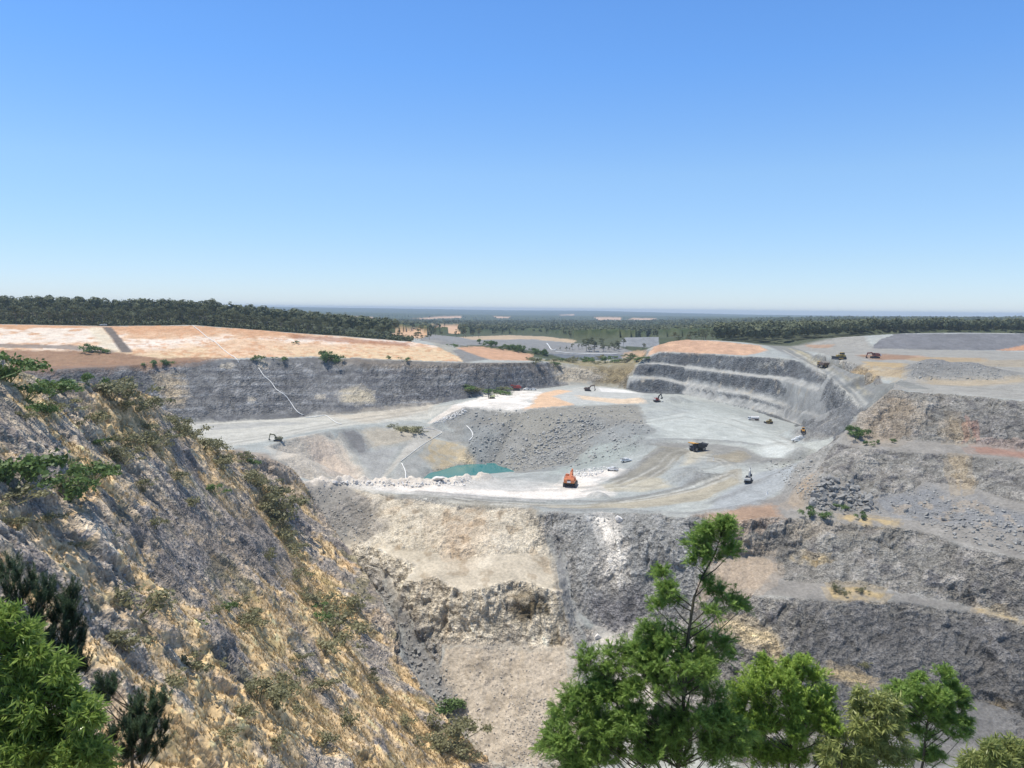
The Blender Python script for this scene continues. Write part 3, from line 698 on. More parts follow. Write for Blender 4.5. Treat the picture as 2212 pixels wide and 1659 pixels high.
paint((170, 177, 183), [(1590, 1102), (1640, 1090), (1690, 1060), (1722, 1003), (1640, 1022), (1560, 1070), (1530, 1104)], 0.95, 0.5)
paint((148, 146, 137), [(1430, 963), (1472, 961), (1500, 976), (1458, 1000), (1430, 1030), (1345, 1050), (1322, 1038), (1372, 1010), (1402, 986)], 0.9, 0.8)
paint((188, 183, 166), [(1300, 1050), (1400, 1030), (1440, 1032), (1460, 1050), (1400, 1062), (1310, 1062)], 0.8, 1.0)
paint((146, 147, 146), [(1400, 961), (1440, 956), (1540, 959), (1610, 966), (1645, 986), (1720, 993), (1720, 1001), (1600, 1001), (1540, 986), (1500, 969)], 0.85, 0.6)
paint((164, 158, 142), [(1535, 985), (1600, 972), (1618, 985), (1595, 1000), (1530, 1000)], 0.85, 0.7)
paint((190, 186, 172), [(1495, 975), (1540, 975), (1500, 1000), (1470, 1010)], 0.8, 0.8)
paint((150, 158, 165), [(1450, 1020), (1490, 1010), (1520, 1040), (1470, 1058)], 0.6, 1.0)
put((158, 162, 163), MOUND * 0.8)
put((140, 143, 146), BERM * 0.6, 0.3, n4)
# pad with the drill
paint((200, 203, 202), [(1005, 880), (1380, 870), (1400, 850), (1290, 834), (1120, 844), (1060, 852)], 0.7, 1.2)
PADW = paint((232, 230, 226), [(1005, 881), (1130, 883), (1156, 881), (1135, 866), (1180, 848), (1120, 844), (1060, 851), (985, 876)], 0.9, 1.4)
put((245, 243, 240), PADW * sstep(0.42, 0.55, n12))
paint((226, 221, 215), [(925, 916), (962, 903), (1005, 881), (985, 875), (955, 893)], 0.95, 0.8)
paint((228, 196, 165), [(1130, 884), (1182, 880), (1240, 876), (1236, 871), (1212, 863), (1192, 856), (1234, 845), (1204, 842), (1160, 853), (1150, 862), (1155, 872)], 0.95, 0.7)
paint((228, 208, 184), [(1240, 853), (1290, 858), (1380, 866), (1395, 871), (1330, 872), (1260, 863)], 0.9, 0.8)
paint((240, 242, 243), [(1288, 837), (1350, 842), (1384, 850), (1300, 846)], 0.9, 0.8)
# left hill: beds of purple-grey rock, tan soil, dry grass
put((150, 145, 140), HILL, 0.2)
put((126, 122, 124), HILL * sstep(0.52, 0.64, nbed) * 0.7)
put((172, 158, 142), HILL * sstep(0.52, 0.40, nbed) * 0.6)
gr = 0.42 * fbm(P, 17.0, 4, 503) + 0.33 * fbm(PB, (20.0, 8.0, 9.0), 4, 501) + 0.25 * n4
bands = [[(-150, 1118), (0, 1112), (70, 1105), (150, 1084), (230, 1058), (262, 1072), (150, 1102), (60, 1128), (0, 1140), (-150, 1150)],
         [(240, 1225), (330, 1205), (420, 1160), (500, 1105), (562, 1088), (566, 1120), (480, 1155), (390, 1205), (320, 1248), (255, 1256)],
         [(262, 1342), (400, 1320), (500, 1304), (566, 1298), (545, 1326), (420, 1338), (300, 1358)],
         [(60, 1150), (112, 1178), (195, 1250), (245, 1310), (285, 1344), (232, 1332), (168, 1262), (88, 1192), (48, 1162)],
         [(530, 990), (592, 1080), (642, 1170), (700, 1260), (790, 1325), (768, 1400), (850, 1500), (950, 1600), (1010, 1650), (900, 1656), (820, 1560), (720, 1440), (650, 1330), (600, 1230), (556, 1100)],
         [(190, 842), (300, 842), (350, 890), (330, 960), (250, 960), (170, 900)], [(150, 1000), (230, 985), (250, 1050), (170, 1075)],
         [(330, 1500), (520, 1470), (660, 1500), (700, 1600), (640, 1656), (330, 1656)], [(260, 1560), (420, 1540), (470, 1656), (240, 1656)],
         [(395, 930), (480, 975), (520, 1040), (470, 1040), (410, 980)], [(480, 1340), (560, 1330), (640, 1430), (600, 1480), (520, 1420)]]
BAND = np.zeros(N, np.float32)
for b in bands: BAND = np.maximum(BAND, region(b, 1.2, 3))
GR = np.clip(sstep(0.495, 0.585, gr) * 0.85 + BAND * sstep(0.28, 0.46, n4 * 0.5 + gr * 0.5), 0, 1) * HILL * sstep(1.9, 1.2, SLOPE)
rockspur = np.maximum.reduce([region([(470, 1130), (525, 1082), (560, 1105), (625, 1190), (600, 1245), (540, 1235), (500, 1180)], 1.2, 3),
                              region([(380, 1180), (470, 1130), (500, 1200), (470, 1260), (380, 1290), (340, 1240)], 1.4, 3),
                              region([(270, 1090), (400, 1080), (440, 1130), (380, 1200), (290, 1190)], 1.4, 3),
                              region([(440, 1360), (520, 1370), (570, 1470), (540, 1500), (470, 1450)], 1.2, 3)])
GR *= 1 - 0.85 * rockspur
put((204, 180, 140), GR, 0.2, n4)
put((188, 162, 122), GR * sstep(0.55, 0.7, n12) * 0.6)
put((190, 152, 112), GR * sstep(0.62, 0.74, n40) * 0.6)
put((122, 118, 76), HILL * sstep(0.60, 0.70, fbm(P, 9.0, 4, 521)) * 0.5)
put((216, 204, 184), HILL * sstep(0.93, 0.98, 1 - np.abs(2 * fbm(PB, (60.0, 3.0, 7.0), 3, 541) - 1)) * (1 - GR) * 0.6)
put((116, 114, 116), rockspur * HILL * 0.6, 0.3, n4)
paint((160, 150, 140), [(510, 968), (590, 984), (648, 1040), (600, 1050), (540, 1010)], 0.8, 1.0)
# dark fresh joints and pale dusted ledges are kinds of rock face, found where blocks part
# forest floor, paddocks and far country
FAROUT = sstep(890, 915, PY)
put((92, 98, 78), FAROUT)
BUSH = region([(np.float64(q[0]), np.float64(q[1])) for q in [PD(-260, 700, 742)[:2], PD(0, 700, 754)[:2], PD(230, 705, 760)[:2], PD(420, 703, 770)[:2], PD(540, 712, 775)[:2], PD(640, 720, 781)[:2], PD(745, 727, 792)[:2], PD(890, 739, 806)[:2]] + [np.array((-120.0, 930.0)), np.array((-800.0, 930.0))]], 0.3, 1, raw=True)
put((84, 82, 62), BUSH, 0.3, n4)
put((84, 92, 70), FAROUT * sstep(0.45, 0.6, fbm(P, 160.0, 3, 601)))
def dist_poly(pts): return [np.array(((X - CX) / F * d, d)) for X, d in pts]
paint((172, 172, 164), [(925, 738), (940, 733), (955, 740), (985, 752), (1006, 766), (985, 770), (948, 750)], 0.95, 0.4)
paint((138, 139, 140), [(975, 757), (1000, 752), (1055, 777), (1003, 783)], 0.95, 0.4)
paint((208, 168, 138), [(985, 751), (1040, 748), (1150, 766), (1152, 779), (1060, 778), (1020, 765)], 0.95, 0.8)
paint((150, 150, 149), [(905, 735), (930, 722), (1040, 733), (1140, 729), (1235, 741), (1340, 751), (1392, 766), (1330, 774), (1200, 765), (1120, 753), (1040, 745), (985, 748)], 0.95, 0.6)
paint((200, 178, 150), [(990, 728), (1100, 724), (1180, 727), (1245, 735), (1240, 741), (1150, 733), (1020, 734)], 0.95, 0.6)
paint((116, 121, 128), [(1175, 762), (1240, 766), (1347, 765), (1342, 776), (1230, 777)], 0.95, 0.4)
put((146, 149, 152), region([PD(*q)[:2] for q in ((1333, 746, 1030), (1424, 748, 1030), (1420, 728, 1130), (1348, 729, 1130))], 0.2, 1, raw=True))
paint((190, 160, 130), [(1345, 762), (1380, 756), (1394, 765), (1380, 775), (1345, 773)], 0.8, 0.6)
FIELD_PLANS = []
FIELD = np.zeros(N, np.float32)
for poly in ([(883, 691), (952, 685), (998, 683.5), (996, 689.5), (915, 693)], [(1062, 684.5), (1105, 686), (1100, 690), (1075, 690)], [(905, 706), (992, 705), (992, 722), (923, 716)],
             [(1281, 686), (1342, 687), (1342, 694), (1292, 694)], [(1351, 694), (1367, 688), (1418, 689), (1416, 694)], [(612, 677), (680, 681), (807, 687), (805, 693), (714, 689)],
             [(840, 722), (905, 712), (925, 722), (900, 735), (870, 734)], [(1016, 707), (1040, 706), (1040, 714), (1018, 713)], [(1208, 681), (1240, 679), (1240, 683), (1210, 684)]):
    FIELD_PLANS.append(plan(poly)); FIELD = np.maximum(FIELD, region(poly, 2.0, 1))
put((220, 184, 150), FIELD * FAROUT, 0.1)
CLEARING = [(905, 735), (930, 720), (1180, 722), (1250, 733), (1420, 727), (1430, 760), (1394, 771), (1150, 780), (1003, 783), (960, 748)]
FIELD_PLANS.append(plan(CLEARING))
CLEAR = np.clip(FIELD + region(CLEARING, 0.3), 0, 1)
C = C * np.where(FAROUT[:, None] > 0.5, 1.0, np.array((1.045, 1.0, 0.93), np.float32)[None, :])
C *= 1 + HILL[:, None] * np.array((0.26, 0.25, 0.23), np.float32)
# tyre tracks and graded strips along the roads
def track(pts, rgb, w, op):
    pl = pline(pts); put(rgb, near(pl, w) * op * (0.4 + 0.9 * sstep(0.3, 0.6, n12)))
for pts, o in (([(880, 1072), (1000, 1084), (1120, 1092), (1260, 1091), (1400, 1076), (1500, 1056), (1560, 1036), (1590, 1018)], 1), ([(900, 1067), (1060, 1081), (1200, 1088), (1330, 1083), (1440, 1064), (1530, 1040), (1572, 1020), (1572, 1000), (1540, 990)], 1),
               ([(1588, 1030), (1570, 1008), (1545, 992), (1500, 990)], 0.8), ([(1600, 1036), (1592, 1010), (1560, 990), (1520, 984)], 0.8), ([(1330, 1046), (1380, 1026), (1420, 1004), (1445, 976), (1480, 966), (1540, 968), (1600, 974)], 1),
               ([(1345, 1050), (1400, 1030), (1440, 1006), (1462, 980), (1500, 972)], 0.8), ([(1260, 1062), (1330, 1050), (1400, 1052), (1450, 1040), (1500, 1020), (1560, 1004), (1640, 998)], 0.6), ([(500, 952), (620, 932), (760, 906), (900, 888), (985, 872)], 0.7),
               ([(480, 960), (600, 942), (740, 916), (860, 900), (960, 884)], 0.7), ([(900, 935), (868, 972), (836, 1020)], 0.5), ([(1690, 752), (1740, 780), (1790, 812), (1830, 848), (1858, 880)], 0.8), ([(1710, 752), (1760, 780), (1810, 812), (1850, 846), (1872, 874)], 0.8),
               ([(1400, 905), (1480, 890), (1580, 905), (1680, 940), (1735, 965)], 0.6), ([(1380, 915), (1480, 900), (1570, 915), (1670, 950), (1725, 972)], 0.6), ([(1640, 965), (1690, 955), (1730, 960)], 0.6), ([(1100, 1062), (1200, 1058), (1290, 1050), (1350, 1030)], 0.7),
               ([(1640, 790), (1760, 762), (1900, 762), (2060, 768), (2212, 775)], 0.5), ([(1960, 790), (2100, 786), (2212, 800)], 0.5), ([(1980, 828), (2090, 836), (2212, 846)], 0.5)):
    track(pts, (138, 136, 129), 2.6, 0.55 * o); q_ = [(x, y + 3.2) for x, y in pts]; track(q_, (206, 204, 194), 1.6, 0.5 * o)
# colour-only ledges of the old left wall: pale dust, a darker band below each
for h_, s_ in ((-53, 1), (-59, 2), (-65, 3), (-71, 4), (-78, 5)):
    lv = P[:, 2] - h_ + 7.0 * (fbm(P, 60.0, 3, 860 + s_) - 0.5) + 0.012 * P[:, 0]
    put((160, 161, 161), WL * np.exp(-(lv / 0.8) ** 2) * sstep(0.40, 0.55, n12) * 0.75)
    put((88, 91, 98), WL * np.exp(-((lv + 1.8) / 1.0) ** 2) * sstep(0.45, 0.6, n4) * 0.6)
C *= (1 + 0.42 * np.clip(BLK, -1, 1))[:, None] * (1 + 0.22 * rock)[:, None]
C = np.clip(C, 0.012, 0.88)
# ---- forest canopy relief far away (more than 1.2 km off the trees read as one rough surface)
WOOD = FAROUT * (1 - CLEAR) * (PY > 1150)
cn = fbm(P, 14.0, 2, 701)
cl = fbm(P, 300.0, 3, 711)
NEW[:, 2] += (WOOD * (6 + 11 * cn + 8 * (cl - 0.5)) * (PY < 14000)).astype(np.float32)
put((62, 76, 46), WOOD * 0.95)
put((86, 96, 62), WOOD * sstep(0.48, 0.62, cn) * 0.8)
C = np.clip(C, 0.012, 0.88)
GN = NEW.reshape(NR, NA, 3).astype(np.float64)

# ------------------------------------------------------------------ materials
def nodes(name):
    m = bpy.data.materials.new(name); m.use_nodes = True
    nt = m.node_tree
    return m, nt, nt.nodes['Principled BSDF']
def ground_material():
    m, nt, bs = nodes('ground rock and soil')
    n, l = nt.nodes, nt.links
    at = n.new('ShaderNodeAttribute'); at.attribute_name = 'soil'
    geo = n.new('ShaderNodeNewGeometry')
    def noise(scale, det):
        t = n.new('ShaderNodeTexNoise'); t.inputs['Scale'].default_value = scale; t.inputs['Detail'].default_value = det
        l.new(geo.outputs['Position'], t.inputs['Vector']); return t
    a = noise(0.9, 6.0); b = noise(0.16, 4.0)
    r = n.new('ShaderNodeMapRange'); r.inputs[1].default_value = 0.28; r.inputs[2].default_value = 0.72; r.inputs[3].default_value = 0.78; r.inputs[4].default_value = 1.20
    l.new(a.outputs['Fac'], r.inputs[0])
    r2 = n.new('ShaderNodeMapRange'); r2.inputs[1].default_value = 0.3; r2.inputs[2].default_value = 0.7; r2.inputs[3].default_value = 0.86; r2.inputs[4].default_value = 1.14
    l.new(b.outputs['Fac'], r2.inputs[0])
    mu = n.new('ShaderNodeMath'); mu.operation = 'MULTIPLY'
    l.new(r.outputs[0], mu.inputs[0]); l.new(r2.outputs[0], mu.inputs[1])
    mx = n.new('ShaderNodeVectorMath'); mx.operation = 'SCALE'
    l.new(at.outputs['Color'], mx.inputs[0]); l.new(mu.outputs[0], mx.inputs['Scale'])
    # rock faces (alpha of the attribute) carry finer and stronger grain and joints than loose ground
    c2 = noise(1.7, 8.0)
    r3 = n.new('ShaderNodeMapRange'); r3.inputs[1].default_value = 0.32; r3.inputs[2].default_value = 0.66; r3.inputs[3].default_value = 0.50; r3.inputs[4].default_value = 1.38
    l.new(c2.outputs['Fac'], r3.inputs[0])
    fx = n.new('ShaderNodeMix'); fx.data_type = 'FLOAT'; fx.inputs[2].default_value = 1.0
    l.new(at.outputs['Alpha'], fx.inputs[0]); l.new(r3.outputs[0], fx.inputs[3])
    mx2 = n.new('ShaderNodeVectorMath'); mx2.operation = 'SCALE'
    l.new(mx.outputs[0], mx2.inputs[0]); l.new(fx.outputs[0], mx2.inputs['Scale'])
    l.new(mx2.outputs[0], bs.inputs['Base Color'])
    vo = n.new('ShaderNodeTexVoronoi'); vo.feature = 'F1'; vo.inputs['Scale'].default_value = 0.55; vo.inputs['Randomness'].default_value = 1.0
    wv = n.new('ShaderNodeVectorMath'); wv.operation = 'ADD'
    sc_ = n.new('ShaderNodeVectorMath'); sc_.operation = 'SCALE'; sc_.inputs['Scale'].default_value = 1.6
    l.new(b.outputs['Color'], sc_.inputs[0]); l.new(geo.outputs['Position'], wv.inputs[0]); l.new(sc_.outputs[0], wv.inputs[1]); l.new(wv.outputs[0], vo.inputs['Vector'])
    bs.inputs['Roughness'].default_value = 0.95
    bs.inputs['Specular IOR Level'].default_value = 0.15
    bp = n.new('ShaderNodeBump'); bp.inputs['Strength'].default_value = 0.6; bp.inputs['Distance'].default_value = 0.3
    l.new(a.outputs['Fac'], bp.inputs['Height'])
    b2 = n.new('ShaderNodeBump'); b2.inputs['Distance'].default_value = 1.1
    l.new(at.outputs['Alpha'], b2.inputs['Strength']); hv = n.new('ShaderNodeMath'); hv.operation = 'ADD'
    l.new(vo.outputs['Distance'], hv.inputs[0]); l.new(c2.outputs['Fac'], hv.inputs[1]); l.new(hv.outputs[0], b2.inputs['Height'])
    l.new(bp.outputs[0], b2.inputs['Normal']); l.new(b2.outputs[0], bs.inputs['Normal'])
    return m
M_GROUND = ground_material()
ROUGH = np.clip(rock * (1 - 0.75 * GR) * (1 - 0.12 * HILL) + 0.35 * RUB + 0.6 * np.clip(PIL * 2, 0, 1) + 0.25 * HILL * (1 - rock), 0, 1).astype(np.float32)

def grid_object(name, fm):        # the faces chosen by fm as one object of the setting
    idx = np.arange(NR * NA, dtype=np.int32).reshape(NR, NA)
    q = np.stack((idx[:-1, :-1], idx[:-1, 1:], idx[1:, 1:], idx[1:, :-1]), -1).reshape(-1, 4)[fm.ravel()]
    used, inv = np.unique(q, return_inverse=True)
    inv = inv.reshape(-1).astype(np.int32)
    me = bpy.data.meshes.new(name)
    me.vertices.add(len(used)); me.vertices.foreach_set('co', NEW[used].astype(np.float32).ravel())
    me.loops.add(len(inv)); me.loops.foreach_set('vertex_index', inv)
    me.polygons.add(len(q)); me.polygons.foreach_set('loop_start', np.arange(0, len(inv), 4, dtype=np.int32))
    me.update(calc_edges=True)
    at = me.attributes.new('soil', 'FLOAT_COLOR', 'POINT')
    at.data.foreach_set('color', np.concatenate((C[used], ROUGH[used, None]), 1).astype(np.float32).ravel())
    me.materials.append(M_GROUND)
    o = bpy.data.objects.new(name, me); COL.objects.link(o)
    o['kind'] = 'structure'
    return o
def fmask(m): return np.asarray(m).reshape(NR, NA)[:-1, :-1] > 0.5
f_hill = fmask(HILL)
f_road = fmask(ROADM) & ~f_hill
f_far = fmask(FAROUT) & ~f_hill & ~f_road
grid_object('hill', f_hill)
grid_object('road', f_road)
grid_object('hills', f_far)
grid_object('ground', ~(f_hill | f_road | f_far))

# ------------------------------------------------------------------ things: helpers
def simple(name, rgb, rough=0.6, metal=0.0, var=0.12, scale=1.5, spec=0.4, trans=0.0):
    m, nt, bs = nodes(name)
    n, l = nt.nodes, nt.links
    geo = n.new('ShaderNodeTexCoord')
    t = n.new('ShaderNodeTexNoise'); t.inputs['Scale'].default_value = scale; t.inputs['Detail'].default_value = 5.0
    l.new(geo.outputs['Object'], t.inputs['Vector'])
    r = n.new('ShaderNodeMapRange'); r.inputs[1].default_value = 0.3; r.inputs[2].default_value = 0.7
    r.inputs[3].default_value = 1 - var; r.inputs[4].default_value = 1 + var
    l.new(t.outputs['Fac'], r.inputs[0])
    v = n.new('ShaderNodeVectorMath'); v.operation = 'SCALE'; v.inputs[0].default_value = tuple(rgb)
    l.new(r.outputs[0], v.inputs['Scale']); l.new(v.outputs[0], bs.inputs['Base Color'])
    bs.inputs['Roughness'].default_value = rough; bs.inputs['Metallic'].default_value = metal
    bs.inputs['Specular IOR Level'].default_value = spec
    return m
def leafmat(name, rgb, rgb2, trans=0.35, rough=0.5):
    m, nt, bs = nodes(name)
    n, l = nt.nodes, nt.links
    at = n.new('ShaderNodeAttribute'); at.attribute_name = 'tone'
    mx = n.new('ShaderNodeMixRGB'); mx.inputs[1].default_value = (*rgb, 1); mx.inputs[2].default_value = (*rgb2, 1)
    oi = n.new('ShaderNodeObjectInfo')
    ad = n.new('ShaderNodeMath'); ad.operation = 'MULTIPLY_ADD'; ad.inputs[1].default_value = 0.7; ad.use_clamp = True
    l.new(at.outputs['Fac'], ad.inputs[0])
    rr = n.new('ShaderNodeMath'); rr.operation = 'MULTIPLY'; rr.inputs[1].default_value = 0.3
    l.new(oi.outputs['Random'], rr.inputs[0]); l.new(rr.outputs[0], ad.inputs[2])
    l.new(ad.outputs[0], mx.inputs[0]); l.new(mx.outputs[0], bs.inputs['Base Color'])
    bs.inputs['Roughness'].default_value = rough; bs.inputs['Specular IOR Level'].default_value = 0.3
    tr = n.new('ShaderNodeBsdfTranslucent'); l.new(mx.outputs[0], tr.inputs['Color'])
    ms = n.new('ShaderNodeMixShader'); ms.inputs[0].default_value = trans
    l.new(bs.outputs[0], ms.inputs[1]); l.new(tr.outputs[0], ms.inputs[2])
    l.new(ms.outputs[0], n['Material Output'].inputs['Surface'])
    return m
class MB:                          # collects shapes into one mesh
    def __init__(s): s.v = []; s.f = []; s.t = []; s.n = 0
    def add(s, v, f, tone=0.5):
        v = np.asarray(v, float)
        s.v.append(v); s.f.extend([tuple(i + s.n for i in q) for q in f]); s.n += len(v)
        s.t.append(np.full(len(v), tone) if np.isscalar(tone) else np.asarray(tone, float))
        return s
    def box(s, c, d, rot=None, taper=1.0):
        x, y, z = np.array(d) / 2.0
        v = np.array([(-x, -y, -z), (x, -y, -z), (x, y, -z), (-x, y, -z), (-x * taper, -y * taper, z), (x * taper, -y * taper, z), (x * taper, y * taper, z), (-x * taper, y * taper, z)])
        if rot is not None: v = v @ np.array(rot).T
        return s.add(v + np.array(c), [(0, 3, 2, 1), (4, 5, 6, 7), (0, 1, 5, 4), (1, 2, 6, 5), (2, 3, 7, 6), (3, 0, 4, 7)])
    def prism(s, prof, y0, y1, axis='y'):   # profile in x-z pushed along y (or y-z pushed along x)
        n = len(prof)
        if axis == 'y': v = [(p[0], y0, p[1]) for p in prof] + [(p[0], y1, p[1]) for p in prof]
        else: v = [(y0, p[0], p[1]) for p in prof] + [(y1, p[0], p[1]) for p in prof]
        f = [tuple(range(n))[::-1], tuple(range(n, 2 * n))] + [(i, (i + 1) % n, n + (i + 1) % n, n + i) for i in range(n)]
        return s.add(v, f)
    def tube(s, pts, r, k=8, cap=True):
        pts = [np.array(p, float) for p in pts]
        rr = [r] * len(pts) if np.isscalar(r) else list(r)
        vs = []
        for i, p in enumerate(pts):
            a = pts[max(i - 1, 0)]; b = pts[min(i + 1, len(pts) - 1)]
            t = (b - a) / (np.linalg.norm(b - a) + 1e-9)
            u = np.cross(t, (0, 0, 1.0) if abs(t[2]) < 0.95 else (1.0, 0, 0)); u /= np.linalg.norm(u)
            w = np.cross(t, u)
            for j in range(k):
                an = 2 * math.pi * j / k
                vs.append(p + rr[i] * (math.cos(an) * u + math.sin(an) * w))
        f = [(i * k + j, i * k + (j + 1) % k, (i + 1) * k + (j + 1) % k, (i + 1) * k + j) for i in range(len(pts) - 1) for j in range(k)]
        if cap: f += [tuple(range(k))[::-1], tuple(range((len(pts) - 1) * k, len(pts) * k))]
        return s.add(vs, f)
    def build(s, name, mat, parent=None, bevel=0.0, smooth=False):
        me = bpy.data.meshes.new(name)
        V = np.concatenate(s.v)
        me.from_pydata(V.tolist(), [], s.f)
        if mat: me.materials.append(mat)
        a = me.attributes.new('tone', 'FLOAT', 'POINT'); a.data.foreach_set('value', np.concatenate(s.t).astype(np.float32))
        if smooth: me.polygons.foreach_set('use_smooth', [True] * len(me.polygons))
        me.update()
        o = bpy.data.objects.new(name, me); COL.objects.link(o)
        if parent: o.parent = parent
        if bevel:
            b = o.modifiers.new('edges', 'BEVEL'); b.width = bevel; b.segments = 2; b.limit_method = 'ANGLE'
        return o
def quickmesh(name, V, Fq, mat, tone=None, parent=None):     # big meshes of equal polygons
    V = np.asarray(V, np.float32); Fq = np.asarray(Fq, np.int32)
    me = bpy.data.meshes.new(name)
    me.vertices.add(len(V)); me.vertices.foreach_set('co', V.ravel())
    me.loops.add(Fq.size); me.loops.foreach_set('vertex_index', Fq.ravel())
    me.polygons.add(len(Fq)); me.polygons.foreach_set('loop_start', np.arange(0, Fq.size, Fq.shape[1], dtype=np.int32))
    me.update(calc_edges=True)
    if tone is not None:
        a = me.attributes.new('tone', 'FLOAT', 'POINT'); a.data.foreach_set('value', np.asarray(tone, np.float32))
    me.materials.append(mat)
    o = bpy.data.objects.new(name, me); COL.objects.link(o)
    if parent: o.parent = parent
    return o
def tag(o, label, cat, group=None, kind=None):
    if label: o['label'] = label
    if cat: o['category'] = cat
    if group: o['group'] = group
    if kind: o['kind'] = kind
    return o
def thing(name, label, cat, loc=(0, 0, 0), rz=0.0, group=None):
    o = bpy.data.objects.new(name, None); COL.objects.link(o)
    o.empty_display_size = 0.5
    o.location = loc; o.rotation_euler = (0, 0, rz)
    return tag(o, label, cat, group)
def dup(root, loc, rz=0.0, sc=1.0, label=None, group=None, tilt=None):
    r = root.copy(); COL.objects.link(r)
    r.location = loc; r.rotation_euler = tilt if tilt is not None else (0, 0, rz)
    r.scale = (sc, sc, sc) if np.isscalar(sc) else sc
    if label: r['label'] = label
    if group: r['group'] = group
    for ch in root.children:
        c = ch.copy(); COL.objects.link(c); c.parent = r
        for g in ch.children:
            d = g.copy(); COL.objects.link(d); d.parent = c
    return r
def ghit(X, Y): return hit(X, Y, GN)

# ------------------------------------------------------------------ the pond
m, nt, bs = nodes('turquoise pit water')
bs.inputs['Base Color'].default_value = (0.030, 0.195, 0.195, 1)
bs.inputs['Roughness'].default_value = 0.12
bs.inputs['Specular IOR Level'].default_value = 0.35
t = nt.nodes.new('ShaderNodeTexNoise'); t.inputs['Scale'].default_value = 0.8; t.inputs['Detail'].default_value = 3
g = nt.nodes.new('ShaderNodeNewGeometry'); nt.links.new(g.outputs['Position'], t.inputs['Vector'])
b = nt.nodes.new('ShaderNodeBump'); b.inputs['Strength'].default_value = 0.25; b.inputs['Distance'].default_value = 0.1
nt.links.new(t.outputs['Fac'], b.inputs['Height']); nt.links.new(b.outputs[0], bs.inputs['Normal'])
wpts = [PH(*q, 108.0) for q in ((885, 1048), (912, 1036), (925, 1024), (950, 1011), (985, 999), (1030, 996), (1080, 999), (1125, 1014), (1128, 1026), (1100, 1036), (1040, 1046), (960, 1052))]
wm = bpy.data.meshes.new('water'); wm.from_pydata([tuple(q) for q in wpts], [], [tuple(range(len(wpts)))]); wm.materials.append(m)
wo = bpy.data.objects.new('water', wm); COL.objects.link(wo); wo['kind'] = 'structure'

# ------------------------------------------------------------------ haze of the far country
hm = bpy.data.materials.new('thin summer haze'); hm.use_nodes = True
hn, hl = hm.node_tree.nodes, hm.node_tree.links
hn.remove(hn['Principled BSDF'])
pv = hn.new('ShaderNodeVolumePrincipled')
pv.inputs['Color'].default_value = (0.72, 0.86, 1.0, 1)
pv.inputs['Density'].default_value = 8.0e-5
pv.inputs['Anisotropy'].default_value = 0.0
hl.new(pv.outputs[0], hn['Material Output'].inputs['Volume'])
hz = MB().box((0, 9500, -95), (44000, 24500, 250)).build('haze', hm)
hz['kind'] = 'stuff'

# ------------------------------------------------------------------ trees of the bush around the pit
M_GUM = leafmat('olive gum leaves', (0.075, 0.090, 0.040), (0.21, 0.22, 0.115), 0.15, 0.6)
M_BARK = simple('grey bark', (0.22, 0.19, 0.16), 0.9)
M_FOREST = leafmat('forest leaves', (0.055, 0.072, 0.036), (0.15, 0.165, 0.085), 0.12, 0.7)
def leaf_cloud(r, clumps, n, size, flat=0.75, surf=0.55):
    """n small faces spread through clumps (x, y, z, radius): points, outward normals, tone"""
    cl = np.array(clumps, float)
    w = cl[:, 3] ** 2; k = r.choice(len(cl), n, p=w / w.sum())
    d = r.normal(size=(n, 3)); d /= np.linalg.norm(d, axis=1, keepdims=True)
    d[:, 2] = np.where(d[:, 2] < -0.35, -d[:, 2] * 0.6, d[:, 2])
    rad = cl[k, 3] * (surf + (1 - surf) * r.random(n)) * (0.85 + 0.3 * r.random(n))
    p = cl[k, :3] + d * rad[:, None] * np.array((1, 1, flat))
    nn = d + 0.7 * r.normal(size=(n, 3)); nn /= np.linalg.norm(nn, axis=1, keepdims=True)
    a = np.cross(nn, r.normal(size=(n, 3))); a /= np.linalg.norm(a, axis=1, keepdims=True)
    b = np.cross(nn, a)
    s = size * (0.6 + 0.8 * r.random(n))[:, None]
    V = np.stack((p - a * s - b * s * 0.3, p + b * s * 0.6 - a * s * 0.1, p + a * s + b * s * 0.2, p - b * s * 0.7 + a * s * 0.2), 1).reshape(-1, 3)
    Fq = np.arange(4 * n).reshape(n, 4)
    tone = np.repeat(np.clip(0.35 + 0.35 * r.normal(size=len(cl))[k] * 0.6 + 0.25 * r.random(n), 0, 1), 4)
    return V, Fq, tone
def gum_variant(k, h, spread):
    r = np.random.default_rng(100 + k)
    root = thing('gum_tree', 'tree', 'tree')
    m = MB()
    lean = r.normal(size=2) * 0.04 * h
    th = h * 0.62
    m.tube([(0, 0, -1.5), (lean[0] * 0.4, lean[1] * 0.4, th * 0.5), (lean[0], lean[1], th)], [0.035 * h ** 0.8, 0.026 * h ** 0.8, 0.014 * h ** 0.8], 7)
    clumps = []
    for i in range(r.integers(6, 10)):
        a = r.random() * 6.28; q = r.random() ** 0.6 * spread
        z = h * (0.36 + 0.54 * r.random()) - 0.12 * q * q / spread
        c = np.array((lean[0] + q * math.cos(a), lean[1] + q * math.sin(a), z))
        rad = h * (0.11 + 0.08 * r.random())
        clumps.append((*c, rad))
        s = r.uniform(0.3, 0.95)
        m.tube([(lean[0] * s, lean[1] * s, th * s), (c + np.array((lean[0] * s, lean[1] * s, th * s))) / 2 + (0, 0, 0.03 * h), c], [0.012 * h ** 0.8, 0.009 * h ** 0.8, 0.004 * h ** 0.8], 5)
    clumps.append((lean[0], lean[1], h * 0.88, h * 0.13))
    m.build('trunk', M_BARK, root, smooth=True)
    V, Fq, tone = leaf_cloud(r, clumps, 1100, h * 0.022)
    quickmesh('crown', V, Fq, M_GUM, tone, root)
    return root
GUMS = [gum_variant(k, h, s) for k, (h, s) in enumerate(((19, 4.2), (17, 4.0), (21, 3.6), (15, 4.4), (18, 3.0), (13, 3.8), (16, 5.0)))]
used = set()
